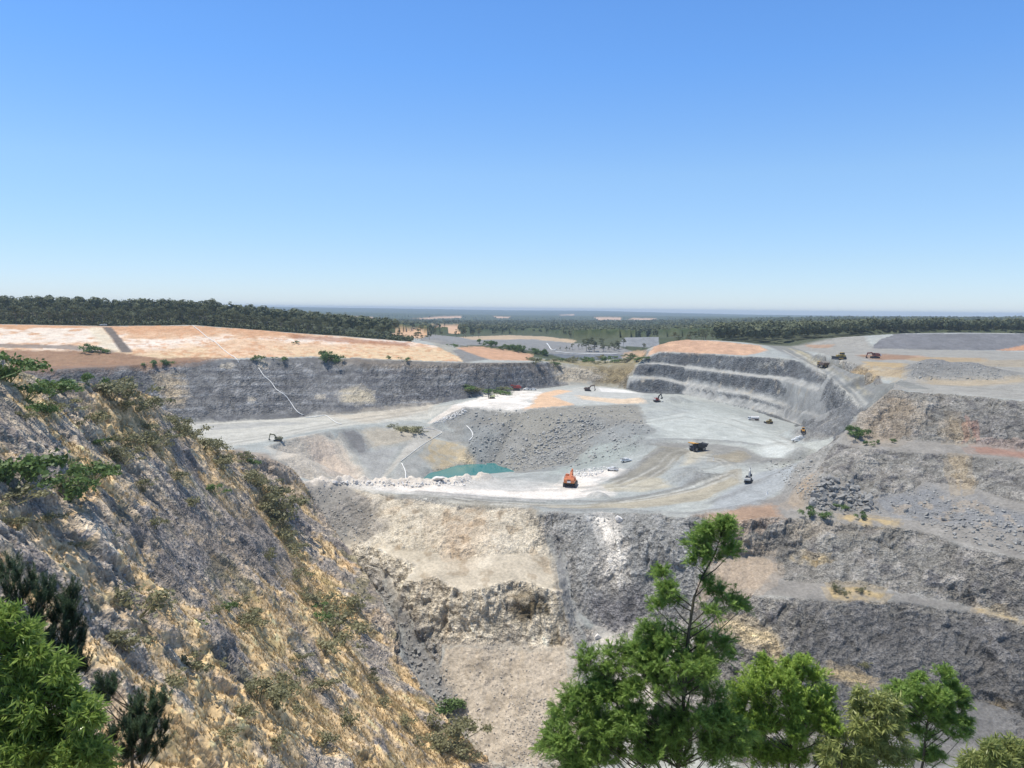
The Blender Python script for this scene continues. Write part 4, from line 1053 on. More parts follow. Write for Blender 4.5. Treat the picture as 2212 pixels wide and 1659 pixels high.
def ground_at(x, y):
    j = int(np.clip(np.searchsorted(tanaz, x / y), 0, NA - 1))
    return float(np.interp(y, ys, ZB[:, j]))
def plant_gum(x, y, k, sc, label, group):
    loc = (x, y, ground_at(x, y) - 0.2)
    rz = random.random() * 6.28
    if k in used: return dup(GUMS[k], loc, rz, sc, label, group)
    used.add(k); t = GUMS[k]; t.location = loc; t.rotation_euler = (0, 0, rz); t.scale = (sc,) * 3
    t['label'] = label; t['group'] = group
    return t
rim = [(-120, 742), (0, 752), (230, 758), (420, 768), (540, 773), (640, 779), (745, 790), (860, 800), (900, 815)]
rx, rd = np.array([a for a, b in rim], float), np.array([b for a, b in rim], float)
n_gum = 0
for row in range(5):
    X = -90.0
    while X < 905 and n_gum < 246:
        X += random.uniform(9, 17) * (1.0 + 0.25 * row) * (1.0 + 0.35 * (X > 640))
        if X > 700 and random.random() < 0.25 + 0.3 * (X > 830): continue
        y = float(np.interp(X, rx, rd)) + 6 + row * 22 + random.uniform(0, 16)
        sc = random.uniform(0.68, 1.05) * np.interp(X, (0, 420, 640, 760, 900), (1.0, 1.0, 0.86, 0.78, 0.62))
        if random.random() < 0.08: sc *= 1.22
        plant_gum((X - CX) / F * y, y, random.randrange(len(GUMS)), float(sc), 'dark olive gum tree in the belt of bush above the orange bank', 'gum trees above the orange bank')
        n_gum += 1
for i in range(13):
    X = random.uniform(1424, 1545); y = 872 + random.uniform(4, 45) + (X - 1424) * 0.02
    plant_gum((X - CX) / F * y, y, random.randrange(len(GUMS)), random.uniform(0.62, 0.85) * (0.75 if X < 1455 else 1), 'dense dark gum tree in the clump behind the orange cutting', 'gum trees behind the orange cutting')
for i in range(22):
    X = random.uniform(1262, 1345) if i > 5 else random.uniform(1200, 1262); y = 985 + random.uniform(0, 40)
    plant_gum((X - CX) / F * y, y, random.randrange(len(GUMS)), random.uniform(0.45, 0.85) * (1 if i > 5 else 0.6), 'slender gum tree in the grove beside the far dark grey yard', 'gum trees beside the far dark grey yard')
for X, y, s in ((1000, 1230, 0.9), (985, 1240, 0.8), (940, 1220, 0.7), (1020, 1280, 0.8), (1032, 1240, 0.9), (1005, 1300, 1.0), (955, 1230, 0.6), (907, 1150, 0.8), (1390, 860, 0.5), (1260, 1050, 0.6)):
    plant_gum((X - CX) / F * y, y, random.randrange(len(GUMS)), s, 'lone gum tree standing in the cleared land beyond the pit', 'lone gum trees beyond the pit')

# the forest behind reads as one mass: front trees of the mass as clumps of faces
def wood_points():
    out = []
    r = np.random.default_rng(5)
    def strip(X0, X1, y0, y1, n):
        y = y0 * (y1 / y0) ** r.random(n); X = r.uniform(X0, X1, n)
        return np.stack(((X - CX) / F * y, y), 1)
    a = np.concatenate((strip(-160, 880, 880, 1500, 1500), strip(990, 1450, 1390, 2100, 2300), strip(1400, 1700, 1280, 2000, 1500), strip(1640, 2300, 1180, 2000, 3200), strip(1545, 1880, 930, 1280, 900), strip(1870, 2330, 1015, 1200, 700),
                        strip(850, 2300, 2000, 4200, 4200), strip(560, 1500, 2600, 7000, 2600), strip(880, 1100, 1290, 1900, 500)))
    ok = np.ones(len(a), bool)
    for pl in FIELD_PLANS: ok &= ~inside(a, pl)
    ok &= ~((a[:, 1] < 1330) & (a[:, 0] / a[:, 1] * F + CX > 900) & (a[:, 0] / a[:, 1] * F + CX < 1400))
    return a[ok]
wpnt = wood_points()
r = np.random.default_rng(9)
VV, TT = [], []
for x, y in wpnt:
    z = ground_at(x, y)
    h = r.uniform(13, 21)
    n = int(np.clip(46 * (1400 / y) ** 1.2, 8, 64))
    d = r.normal(size=(n, 3)); d /= np.linalg.norm(d, axis=1, keepdims=True)
    R = h * r.uniform(0.22, 0.32)
    p = np.array((x, y, z + h * 0.66)) + d * np.array((R, R, h * 0.34)) * (0.6 + 0.4 * r.random((n, 1)))
    s = R * 0.42 * (46 / n) ** 0.5 * (0.6 + 0.8 * r.random((n, 1)))
    a = np.cross(d, r.normal(size=(n, 3))); a /= np.linalg.norm(a, axis=1, keepdims=True) + 1e-6
    b = np.cross(d, a) * 0.8 + 0.4 * r.normal(size=(n, 3)) * 0.5
    VV.append(np.stack((p - a * s, p + b * s, p + a * s - b * s * 0.6), 1).reshape(-1, 3))
    TT.append(np.full(3 * n, np.clip(r.normal(0.4, 0.25), 0, 1)))
for i in range(1500):               # low scrub under the belt on the left
    X = r.uniform(-160, 890); y = float(np.interp(X, rx, rd)) + 3 + 110 * r.random() ** 1.6
    x = (X - CX) / F * y; z = ground_at(x, y); h = r.uniform(1.5, 4.5)
    n = 26
    d = r.normal(size=(n, 3)); d /= np.linalg.norm(d, axis=1, keepdims=True)
    p = np.array((x, y, z + h * 0.45)) + d * np.array((h * 0.7, h * 0.7, h * 0.5))
    s = h * 0.24 * (0.6 + 0.8 * r.random((n, 1)))
    a = np.cross(d, r.normal(size=(n, 3))); a /= np.linalg.norm(a, axis=1, keepdims=True) + 1e-6
    b = np.cross(d, a) + 0.3 * r.normal(size=(n, 3))
    VV.append(np.stack((p - a * s, p + b * s, p + a * s - b * s * 0.6), 1).reshape(-1, 3))
    TT.append(np.full(3 * n, np.clip(r.normal(0.5, 0.25), 0, 1)))
VV = np.concatenate(VV)
fo = quickmesh('forest', VV, np.arange(len(VV)).reshape(-1, 3), M_FOREST, np.concatenate(TT))
tag(fo, 'far gum forest stretching to the horizon beyond the pit', 'forest', None, 'stuff')

# ------------------------------------------------------------------ shrubs
M_SHG = leafmat('green shrub leaves', (0.075, 0.130, 0.035), (0.17, 0.26, 0.08), 0.25)
M_SHO = leafmat('grey-green shrub leaves', (0.17, 0.175, 0.09), (0.36, 0.34, 0.19), 0.3)
def shrub_variant(name, k, mat, n, fs):
    r = np.random.default_rng(300 + k)
    cl = [(0.5 * r.normal() * 0.55, 0.5 * r.normal() * 0.55, 0.18 + 0.30 * r.random(), 0.16 + 0.14 * r.random()) for i in range(9)]
    V, Fq, tone = leaf_cloud(r, cl, n, fs, 0.85, 0.25)
    V[:, 2] = np.maximum(V[:, 2], -0.05)
    # bare stems under and through the leaves
    m = MB()
    for i in range(14):
        c = cl[i % len(cl)]
        m.tube([(0.06 * r.normal(), 0.06 * r.normal(), -0.12), (c[0] * 0.6, c[1] * 0.6, c[2] * 0.6), (c[0] + 0.1 * r.normal(), c[1] + 0.1 * r.normal(), c[2] + c[3] * 0.7)], [0.012, 0.008, 0.003], 4)
    sv = np.concatenate(m.v)
    nV = len(V)
    V = np.concatenate((V, sv)); F4 = [tuple(q) for q in Fq] + [tuple(i + nV for i in f) for f in m.f]
    me = bpy.data.meshes.new(name); me.from_pydata(V.tolist(), [], F4)
    a = me.attributes.new('tone', 'FLOAT', 'POINT'); a.data.foreach_set('value', np.concatenate((tone, np.full(len(sv), 0.9))).astype(np.float32))
    me.materials.append(mat)
    return me
SH = {'g': [shrub_variant('green_shrub', k, M_SHG, 620, 0.045) for k in range(3)], 'o': [shrub_variant('shrub', 10 + k, M_SHO, 560, 0.040) for k in range(4)]}
SHLAB = {'g': 'leafy bright green shrub among the dry grass of the left hillside', 'o': 'sparse grey-green shrub among the dry grass of the left hillside'}
def shrub(X, Y, w, kind, label=None, group=None, hgt=0.75):
    p = ghit(X, Y + w * 0.22)
    d = p[1]
    s = w / F * d * 1.75
    me = random.choice(SH[kind])
    o = bpy.data.objects.new('shrub', me); COL.objects.link(o)
    o.location = (p[0], p[1], p[2] - 0.03 * s); o.rotation_euler = (0, 0, random.random() * 6.28)
    o.scale = (s, s, s * hgt * random.uniform(0.85, 1.2))
    tag(o, label or SHLAB[kind], 'shrub', group or ('green shrubs on the left hillside' if kind == 'g' else 'grey-green shrubs on the left hillside'))
    return o
for X, Y, w, k in ((95, 838, 60, 'g'), (130, 840, 40, 'g'), (240, 850, 50, 'o'), (275, 850, 55, 'o'), (325, 875, 40, 'o'), (300, 880, 40, 'o'), (265, 880, 30, 'o'), (242, 835, 20, 'o'),
                   (65, 885, 40, 'g'), (50, 900, 30, 'o'), (110, 885, 50, 'o'), (100, 890, 35, 'g'), (380, 915, 30, 'o'), (360, 905, 30, 'o'), (350, 940, 36, 'o'), (400, 935, 40, 'o'), (420, 945, 36, 'o'),
                   (440, 962, 40, 'o'), (470, 970, 34, 'o'), (490, 990, 30, 'o'), (480, 1002, 36, 'o'), (530, 988, 24, 'o'), (548, 1002, 18, 'g'), (130, 1050, 50, 'o'), (200, 1010, 40, 'o'), (140, 1015, 36, 'o'),
                   (30, 1072, 60, 'o'), (100, 1120, 40, 'o'), (12, 1130, 24, 'o'), (38, 1135, 28, 'o'), (250, 985, 40, 'o'), (270, 990, 34, 'o'), (330, 960, 44, 'o'), (290, 960, 40, 'o'), (220, 955, 20, 'g'),
                   (255, 945, 30, 'o'), (200, 910, 40, 'o'), (320, 925, 30, 'o'), (600, 1100, 70, 'o'), (610, 1130, 60, 'o'), (590, 1070, 46, 'o'), (560, 1050, 40, 'o'), (545, 1040, 40, 'o'), (575, 1100, 40, 'o'),
                   (620, 1170, 44, 'o'), (625, 1190, 36, 'o'), (295, 1310, 90, 'o'), (260, 1290, 50, 'o'), (330, 1300, 40, 'o'), (255, 1370, 40, 'o'), (440, 1335, 24, 'o'), (545, 1330, 40, 'o'), (530, 1345, 40, 'o'),
                   (410, 1350, 24, 'g'), (470, 1320, 24, 'o'), (700, 1310, 50, 'o'), (735, 1320, 56, 'o'), (760, 1315, 40, 'o'), (720, 1350, 60, 'o'), (690, 1330, 34, 'g'), (740, 1390, 50, 'o'), (700, 1400, 44, 'o'),
                   (660, 1290, 30, 'o'), (420, 1440, 50, 'o'), (380, 1480, 50, 'o'), (550, 1500, 60, 'o'), (590, 1510, 60, 'o'), (620, 1490, 50, 'o'), (520, 1540, 40, 'o'), (640, 1530, 30, 'o'), (700, 1480, 40, 'o'),
                   (960, 1580, 60, 'o'), (980, 1590, 50, 'o'), (950, 1620, 50, 'o'), (900, 1610, 30, 'o'), (970, 1612, 44, 'o'), (1000, 1628, 36, 'o'), (870, 1560, 30, 'o'), (160, 1180, 30, 'o'), (230, 1160, 26, 'o'),
                   (330, 1130, 30, 'o'), (420, 1090, 28, 'o'), (460, 1060, 24, 'g'), (380, 1030, 30, 'o'), (310, 1050, 28, 'o'), (640, 1240, 30, 'o'), (580, 1200, 26, 'o'), (520, 1300, 24, 'o'), (800, 1460, 30, 'o'), (830, 1520, 30, 'o'),
                   (760, 1560, 34, 'o'), (700, 1600, 36, 'o'), (600, 1600, 40, 'o'), (480, 1600, 40, 'o'), (650, 1420, 30, 'o'), (480, 1440, 26, 'o')):
    shrub(X, Y, w, k)
for X, Y, w, k in ((40, 1020, 95, 'g'), (80, 1042, 62, 'g'), (18, 1050, 66, 'g'), (150, 1062, 60, 'g'), (186, 1032, 62, 'g')):
    shrub(X, Y, w, k, 'bright green shrub in the thicket halfway down the left hillside', 'green thicket on the left hillside', 0.9)
for X, Y, w, k in ((14, 812, 64, 'g'), (48, 852, 52, 'g'), (-30, 800, 70, 'g')):
    shrub(X, Y, w, k, 'bright green shrub on the crest of the left hillside at the picture edge', 'green shrubs on the left crest', 0.9)
shrub(192, 829, 24, 'g', 'small round green shrub standing alone on the left crest', None, 1.0)
shrub(270, 1388, 62, 'o', 'wide grey-green shrub on the left hillside just below the grassy track')
shrub(497, 1312, 22, 'g', 'small dark round shrub at the end of the grassy track')
shrub(960, 1528, 44, 'g', 'low green shrub at the top of the grassy toe beside the grey scree', None, 0.6)
shrub(988, 1524, 30, 'g', 'smaller low green shrub at the edge of the grey scree', None, 0.6)
for X, Y, w in ((700, 768, 16), (705, 778, 22), (722, 779, 20), (190, 756, 20), (205, 757, 18), (220, 759, 16), (330, 788, 14), (360, 786, 16), (560, 776, 14), (610, 776, 12), (980, 748, 10), (840, 774, 8), (878, 777, 10), (640, 740, 8)):
    shrub(X, Y, w, 'g', 'small green bush growing along the foot of the orange bank', 'bushes along the orange bank', 0.8)
for X, Y, w in ((1838, 935, 16), (1850, 943, 22), (1864, 938, 16)):
    shrub(X, Y, w, 'g', 'green bush on the corner of the right-hand pit wall', 'bushes on the corner of the right-hand wall', 1.0)
for X, Y, w in ((1872, 960, 11), (1895, 957, 8), (1930, 955, 8)):
    shrub(X, Y, w, 'g', 'tiny dark bush on the upper bench of the right-hand wall', 'tiny bushes on the upper right bench', 1.0)
for X, Y, w in ((1748, 1112, 22), (1782, 1116, 22), (1815, 1098, 16), (1862, 1118, 16)):
    shrub(X, Y, w, 'g', 'dark green bush on the bench below the boulder heap', 'bushes below the boulder heap', 0.8)
for X, Y, w in ((1808, 1276, 14), (1824, 1284, 12), (1862, 1278, 14), (1870, 1443, 16)):
    shrub(X, Y, w, 'o', 'small bush on a dry grassy ledge of the right-hand wall', 'bushes on the grassy ledges of the right-hand wall', 1.1)
for i in range(26):
    X = random.uniform(1140, 1390); Y = 778 + random.uniform(-4, 12) - (X - 1140) * 0.02
    shrub(X, Y, random.uniform(8, 18), random.choice('go'), 'low scrub bush along the far rim between the pit and the grey yard', 'scrub along the far rim', 0.7)
for i in range(24):
    X = random.uniform(1035, 1180); Y = 742 + (X - 1035) * 0.16 + random.uniform(-2, 3)
    shrub(X, Y, random.uniform(5, 11), 'g', 'small dark bush in the row along the edge of the second pit', 'bushes along the second pit', 1.1)
for i in range(10):
    shrub(random.uniform(1000, 1100), random.uniform(838, 848), random.uniform(12, 26), random.choice('go'), 'low scrub bush at the foot of the dark wall behind the drill', 'scrub behind the drill', 0.5)
for X, Y, w in ((865, 925, 22), (888, 927, 22), (905, 932, 14), (845, 920, 12)):
    shrub(X, Y, w, 'o', 'low yellowish bush on the hump above the pond ramp', 'bushes above the pond ramp', 0.5)

# ------------------------------------------------------------------ plants close to the lookout
def frame(d, r):
    d = d / (np.linalg.norm(d) + 1e-9)
    u = np.cross(d, r.normal(size=3)); u /= np.linalg.norm(u)
    return d, u, np.cross(d, u)
class Leaves:
    def __init__(s): s.q = []; s.t = []
    def quad(s, a, b, c, d, t): s.q.append((a, b, c, d)); s.t.append(t)
    def blade(s, p, d, w, n, t):          # one narrow pointed leaf from p along d, width w, across n
        s.quad(p, p + d * 0.45 + n * w, p + d, p + d * 0.45 - n * w, t)
    def build(s, name, mat, parent):
        V = np.array(s.q, np.float32).reshape(-1, 3)
        return quickmesh(name, V, np.arange(len(V)).reshape(-1, 4), mat, np.repeat(np.array(s.t, np.float32), 4), parent)
def frond(L, r, p, d, ln, t):             # feathery wattle leaf: two rows of fine leaflets on a drooping stalk
    d, u, v = frame(d, r)
    n = 8
    for i in range(n):
        f = (i + 0.6) / n
        q = p + d * ln * f + np.array((0, 0, -0.35 * ln * f * f))
        for sgn in (-1, 1):
            e = d * 0.75 + u * sgn * 0.85 + 0.18 * r.normal(size=3)
            l2 = ln * (0.50 - 0.28 * abs(f - 0.45))
            L.blade(q, e * l2 * 0.95 + np.array((0, 0, -0.12 * l2)), 0.060 * ln, v * 0.6 + u * 0.4, np.clip(t + 0.12 * r.normal(), 0, 1))
    L.blade(p + d * ln * 0.5, d * ln * 0.6 + np.array((0, 0, -0.25 * ln)), 0.045 * ln, u, t)
def gumleaf(L, r, p, d, ln, t):           # hanging lance-shaped leaf
    e = d * 0.7 + np.array((0, 0, -0.6)) + 0.6 * r.normal(size=3)
    e /= np.linalg.norm(e)
    n = np.cross(e, r.normal(size=3)); n /= np.linalg.norm(n)
    L.blade(p, e * ln, 0.095 * ln, n, np.clip(t + 0.15 * r.normal(), 0, 1))
def shoot(L, r, p, d, ln, t):             # pine shoot: a bottle brush of needles pointing up the shoot
    d, u, v = frame(d, r)
    for i in range(64):
        f = (i + r.random()) / 64
        a = r.random() * 6.28
        o = u * math.cos(a) + v * math.sin(a)
        l2 = 0.105 * (1.05 - 0.45 * f)
        e = d * 0.85 + o * 0.75
        L.blade(p + d * ln * f, e * l2, 0.0075, np.cross(e, o), np.clip(t + 0.15 * r.normal(), 0, 1))
def fill(poly, n, rp, nt, seed):       # extra leafy masses inside an outline
    r = np.random.default_rng(seed); pl = np.array(poly, float); out = []
    while len(out) < n:
        q = r.uniform(pl.min(0), pl.max(0))
        if inside(q[None], pl)[0]: out.append((q[0], q[1], rp * r.uniform(0.8, 1.2), r.uniform(-0.5, 0.6), nt))
    return out
def close_plant(root, seed, trunk, clusters, leaf, ln, per, mats, r0=0.05, twig=0.28, up=0.35, rs=1.15):
    """trunk: [(X, Y, distance)]; clusters: (X, Y, radius px, depth offset m, twigs)"""
    r = np.random.default_rng(seed)
    T = [PD(*q) for q in trunk]
    base = np.array(root.location)
    wood = MB(); L = Leaves()
    rad = list(np.linspace(r0, r0 * 0.25, len(T)))
    wood.tube([q - base for q in T], rad, 8)
    dense = []
    for a, b in zip(T[:-1], T[1:]):
        for k in range(8): dense.append(a + (b - a) * k / 8)
    dense.append(T[-1]); dense = np.array(dense)
    for X, Y, rp, dd, nt in clusters:
        d0 = float(np.interp(Y, [q[1] for q in trunk][::-1], [q[2] for q in trunk][::-1]))
        c = PD(X, Y, d0 + dd); R = rs * rp / F * (d0 + dd)
        steep = c[2] - dense[:, 2] > 0.75 * np.hypot(dense[:, 0] - c[0], dense[:, 1] - c[1])   # limbs rise out of the stem
        cand = dense[steep] if steep.any() else dense[:1]
        s = cand[np.argmin(np.linalg.norm(cand - c, axis=1) + 0.3 * (c[2] - cand[:, 2]))]
        mid = (s + c) / 2 + np.array((0, 0, -0.06 * np.linalg.norm(c - s)))
        wood.tube([s - base, mid - base, c - base], [r0 * 0.32, r0 * 0.24, r0 * 0.12], 6)
        out = (c - mid) / (np.linalg.norm(c - mid) + 1e-9)
        for k in range(nt):
            dr = r.normal(size=3); dr /= np.linalg.norm(dr)
            a = c + dr * R * r.random() * 0.35
            dr = dr + out * 0.5 + np.array((0, 0, up)); dr /= np.linalg.norm(dr)
            e = c + dr * R * (0.55 + 0.5 * r.random())
            wood.tube([a - base, (a + e) / 2 - base + 0.02 * r.normal(size=3), e - base], [r0 * 0.10, r0 * 0.07, r0 * 0.035], 4, cap=False)
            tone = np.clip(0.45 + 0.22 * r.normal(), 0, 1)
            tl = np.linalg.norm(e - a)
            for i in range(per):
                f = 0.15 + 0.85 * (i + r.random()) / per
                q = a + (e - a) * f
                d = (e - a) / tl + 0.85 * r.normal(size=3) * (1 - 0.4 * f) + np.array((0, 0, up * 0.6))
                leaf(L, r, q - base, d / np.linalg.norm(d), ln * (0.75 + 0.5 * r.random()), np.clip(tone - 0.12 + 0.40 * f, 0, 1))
    wood.build('trunk', mats[0], root, smooth=True)
    L.build('crown', mats[1], root)
    return root
M_WATTLE = leafmat('wattle leaves', (0.100, 0.190, 0.036), (0.40, 0.55, 0.14), 0.45, 0.45)
M_WATTLE2 = leafmat('dark wattle leaves', (0.105, 0.200, 0.030), (0.42, 0.56, 0.11), 0.35, 0.45)
M_BRIGHT = leafmat('bright gum leaves', (0.13, 0.215, 0.035), (0.40, 0.52, 0.13), 0.45, 0.28)
M_OLIVE = leafmat('olive gum saplings', (0.150, 0.195, 0.050), (0.42, 0.45, 0.16), 0.35, 0.4)
M_PINE = leafmat('pine needles', (0.022, 0.048, 0.020), (0.085, 0.125, 0.060), 0.15, 0.5)
M_TWIG = simple('brown green bark', (0.085, 0.075, 0.05), 0.85)
def near_thing(name, X, Y, d, label, cat='tree'):
    p = PD(X, Y, d)
    return thing(name, label, cat, (p[0], p[1], ground_at(p[0], p[1]) if p[1] > 2 else p[2]))

t = near_thing('wattle_tree', 1470, 1800, 15.0, 'tall feathery green wattle with a bare upper stem, rising before the pale scree')
zb = t.location.z
def below(X, d):                          # trunk foot on the hidden slope under the lookout, as a picture point
    p = np.array(((X - CX) / F * d, d, ground_at((X - CX) / F * d, d)))
    q = CAM_R.transposed() @ Vector(p)
    return (CX + F * q.x / -q.z, CY - F * q.y / -q.z, d)
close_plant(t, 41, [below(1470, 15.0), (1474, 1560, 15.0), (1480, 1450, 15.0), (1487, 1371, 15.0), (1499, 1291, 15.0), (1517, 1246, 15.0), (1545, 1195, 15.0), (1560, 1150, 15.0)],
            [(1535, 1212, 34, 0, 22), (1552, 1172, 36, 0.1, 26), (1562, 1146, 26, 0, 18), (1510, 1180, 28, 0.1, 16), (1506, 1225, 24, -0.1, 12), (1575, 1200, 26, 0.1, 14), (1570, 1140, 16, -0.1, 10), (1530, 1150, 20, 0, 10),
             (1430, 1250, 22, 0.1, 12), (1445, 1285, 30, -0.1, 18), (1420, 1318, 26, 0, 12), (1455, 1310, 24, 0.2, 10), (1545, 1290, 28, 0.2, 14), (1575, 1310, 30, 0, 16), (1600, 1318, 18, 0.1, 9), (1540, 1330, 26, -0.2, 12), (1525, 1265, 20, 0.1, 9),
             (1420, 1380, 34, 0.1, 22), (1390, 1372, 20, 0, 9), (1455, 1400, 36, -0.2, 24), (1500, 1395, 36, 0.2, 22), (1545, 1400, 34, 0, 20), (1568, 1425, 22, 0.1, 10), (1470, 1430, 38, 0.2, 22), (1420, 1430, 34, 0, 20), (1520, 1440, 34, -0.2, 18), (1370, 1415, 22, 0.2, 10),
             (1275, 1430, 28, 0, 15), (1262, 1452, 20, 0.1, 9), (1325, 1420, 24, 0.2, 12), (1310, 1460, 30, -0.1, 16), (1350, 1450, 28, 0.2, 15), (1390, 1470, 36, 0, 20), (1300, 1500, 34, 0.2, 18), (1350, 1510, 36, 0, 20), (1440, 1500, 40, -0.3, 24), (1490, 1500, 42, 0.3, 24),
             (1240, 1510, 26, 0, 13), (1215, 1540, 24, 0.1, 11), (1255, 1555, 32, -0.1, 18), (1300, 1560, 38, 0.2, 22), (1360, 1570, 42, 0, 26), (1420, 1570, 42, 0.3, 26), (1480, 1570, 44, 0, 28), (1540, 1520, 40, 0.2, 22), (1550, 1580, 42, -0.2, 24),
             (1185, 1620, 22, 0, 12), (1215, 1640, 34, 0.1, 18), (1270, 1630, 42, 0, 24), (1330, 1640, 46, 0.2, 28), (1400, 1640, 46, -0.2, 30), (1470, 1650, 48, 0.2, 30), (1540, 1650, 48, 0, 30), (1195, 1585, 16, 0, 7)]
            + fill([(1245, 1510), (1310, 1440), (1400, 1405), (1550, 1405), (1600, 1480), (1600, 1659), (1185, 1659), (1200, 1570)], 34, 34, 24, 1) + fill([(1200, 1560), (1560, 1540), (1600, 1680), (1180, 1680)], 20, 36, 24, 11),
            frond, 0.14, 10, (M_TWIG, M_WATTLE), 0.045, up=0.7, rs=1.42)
t = near_thing('wattle_shrub', 1700, 1800, 16.0, 'dense dark green feathery wattle shrub right of the tall wattle', 'shrub')
close_plant(t, 42, [below(1700, 16.0), (1705, 1640, 16.0), (1715, 1540, 16.0), (1738, 1450, 16.0)],
            [(1738, 1440, 22, 0, 14), (1725, 1470, 30, 0.1, 20), (1760, 1475, 30, 0, 20), (1690, 1490, 30, 0.1, 18), (1655, 1440, 22, 0, 12), (1640, 1470, 30, 0.2, 18), (1670, 1460, 26, -0.1, 14), (1780, 1510, 26, 0.1, 16), (1715, 1520, 40, -0.2, 28), (1750, 1540, 40, 0.1, 26),
             (1650, 1520, 42, 0.1, 28), (1610, 1500, 34, 0, 20), (1600, 1560, 44, 0.2, 28), (1660, 1580, 46, -0.2, 32), (1720, 1590, 46, 0, 32), (1775, 1580, 36, 0.2, 22), (1790, 1550, 22, 0, 12), (1590, 1630, 46, 0, 30), (1650, 1650, 48, 0.1, 32), (1715, 1655, 48, -0.1, 32), (1770, 1645, 40, 0, 24), (1795, 1620, 22, 0, 10)] + fill([(1590, 1490), (1650, 1445), (1740, 1430), (1795, 1510), (1800, 1659), (1580, 1659)], 20, 34, 24, 2),
            frond, 0.14, 10, (M_TWIG, M_WATTLE2), 0.045, up=0.9, rs=1.35)
t = near_thing('gum_sapling', 1895, 1800, 16.0, 'olive gum sapling with hanging leaves and brown tips beside the dark wattle shrub', 'sapling')
close_plant(t, 43, [below(1895, 16.0), (1897, 1620, 16.0), (1900, 1560, 16.0), (1890, 1510, 16.0)],
            [(1862, 1500, 22, 0, 14), (1850, 1525, 18, 0.1, 10), (1905, 1515, 26, 0, 16), (1930, 1535, 24, 0.1, 14), (1885, 1545, 30, -0.1, 20), (1915, 1570, 34, 0.1, 22), (1940, 1590, 26, 0, 14), (1875, 1590, 34, 0.1, 20), (1905, 1620, 40, 0, 26), (1945, 1640, 30, 0.1, 18), (1870, 1650, 38, 0, 22), (1920, 1655, 38, 0.1, 22)] + fill([(1850, 1505), (1930, 1520), (1955, 1659), (1850, 1659)], 14, 26, 18, 3),
            gumleaf, 0.15, 16, (M_TWIG, M_OLIVE), 0.035, up=0.25)
t = near_thing('gum_shrub', 1815, 1850, 15.5, 'low olive gum shrub with drooping leaves at the bottom edge beside the dark wattle', 'shrub')
close_plant(t, 44, [below(1815, 15.5), (1818, 1655, 15.5), (1820, 1620, 15.5)],
            [(1800, 1605, 24, 0, 14), (1830, 1595, 22, 0.1, 12), (1790, 1635, 28, 0, 16), (1820, 1645, 32, 0.1, 20), (1850, 1635, 26, 0, 14), (1840, 1580, 16, 0, 8)] + fill([(1785, 1600), (1840, 1585), (1880, 1620), (1880, 1672), (1785, 1672)], 9, 26, 18, 9),
            gumleaf, 0.15, 16, (M_TWIG, M_OLIVE), 0.03, up=0.3)
t = near_thing('wattle_sapling', 2000, 1800, 17.0, 'forked green wattle sapling with open branches before the lower right rock wall', 'sapling')
close_plant(t, 45, [below(2000, 17.0), (1995, 1640, 17.0), (2000, 1580, 17.0), (2010, 1530, 17.0), (2025, 1480, 17.0)],
            [(2034, 1466, 20, 0, 16), (2050, 1490, 18, 0.1, 11), (1986, 1474, 20, 0, 16), (1975, 1500, 20, 0.1, 12), (1940, 1495, 20, 0, 14), (1925, 1505, 12, 0, 7), (1955, 1520, 24, -0.1, 14), (2076, 1508, 18, 0, 12), (2080, 1535, 20, 0.1, 12), (2040, 1530, 24, 0.1, 16), (1995, 1540, 26, 0, 16),
             (2060, 1560, 26, 0.1, 16), (2085, 1565, 14, 0, 8), (2020, 1570, 26, -0.1, 14), (1975, 1560, 22, 0.1, 12), (2050, 1595, 24, 0, 11), (2005, 1600, 22, 0.1, 9)] + fill([(1925, 1500), (1985, 1480), (2070, 1510), (2085, 1580), (2070, 1660), (1955, 1665), (1940, 1600)], 20, 21, 13, 7),
            frond, 0.14, 10, (M_TWIG, M_WATTLE), 0.035, up=0.8, rs=1.35)
t = near_thing('gum_shrub', 2170, 1850, 14.0, 'yellow-green gum shrub in the bottom right corner', 'shrub')
close_plant(t, 46, [below(2170, 14.0), (2172, 1655, 14.0), (2175, 1640, 14.0)],
            [(2140, 1638, 22, 0, 14), (2170, 1628, 24, 0.1, 16), (2200, 1622, 26, 0, 16), (2120, 1655, 26, 0, 16), (2160, 1660, 32, 0.1, 20), (2205, 1655, 34, 0, 20), (2230, 1640, 26, 0, 12), (2085, 1662, 20, 0, 10)] + fill([(2090, 1640), (2130, 1618), (2235, 1595), (2245, 1672), (2085, 1672)], 14, 26, 18, 8),
            gumleaf, 0.14, 16, (M_TWIG, M_OLIVE), 0.03, up=0.3)
t = near_thing('bright_gum', 60, 1800, 10.0, 'bright green leafy gum filling the bottom left corner')
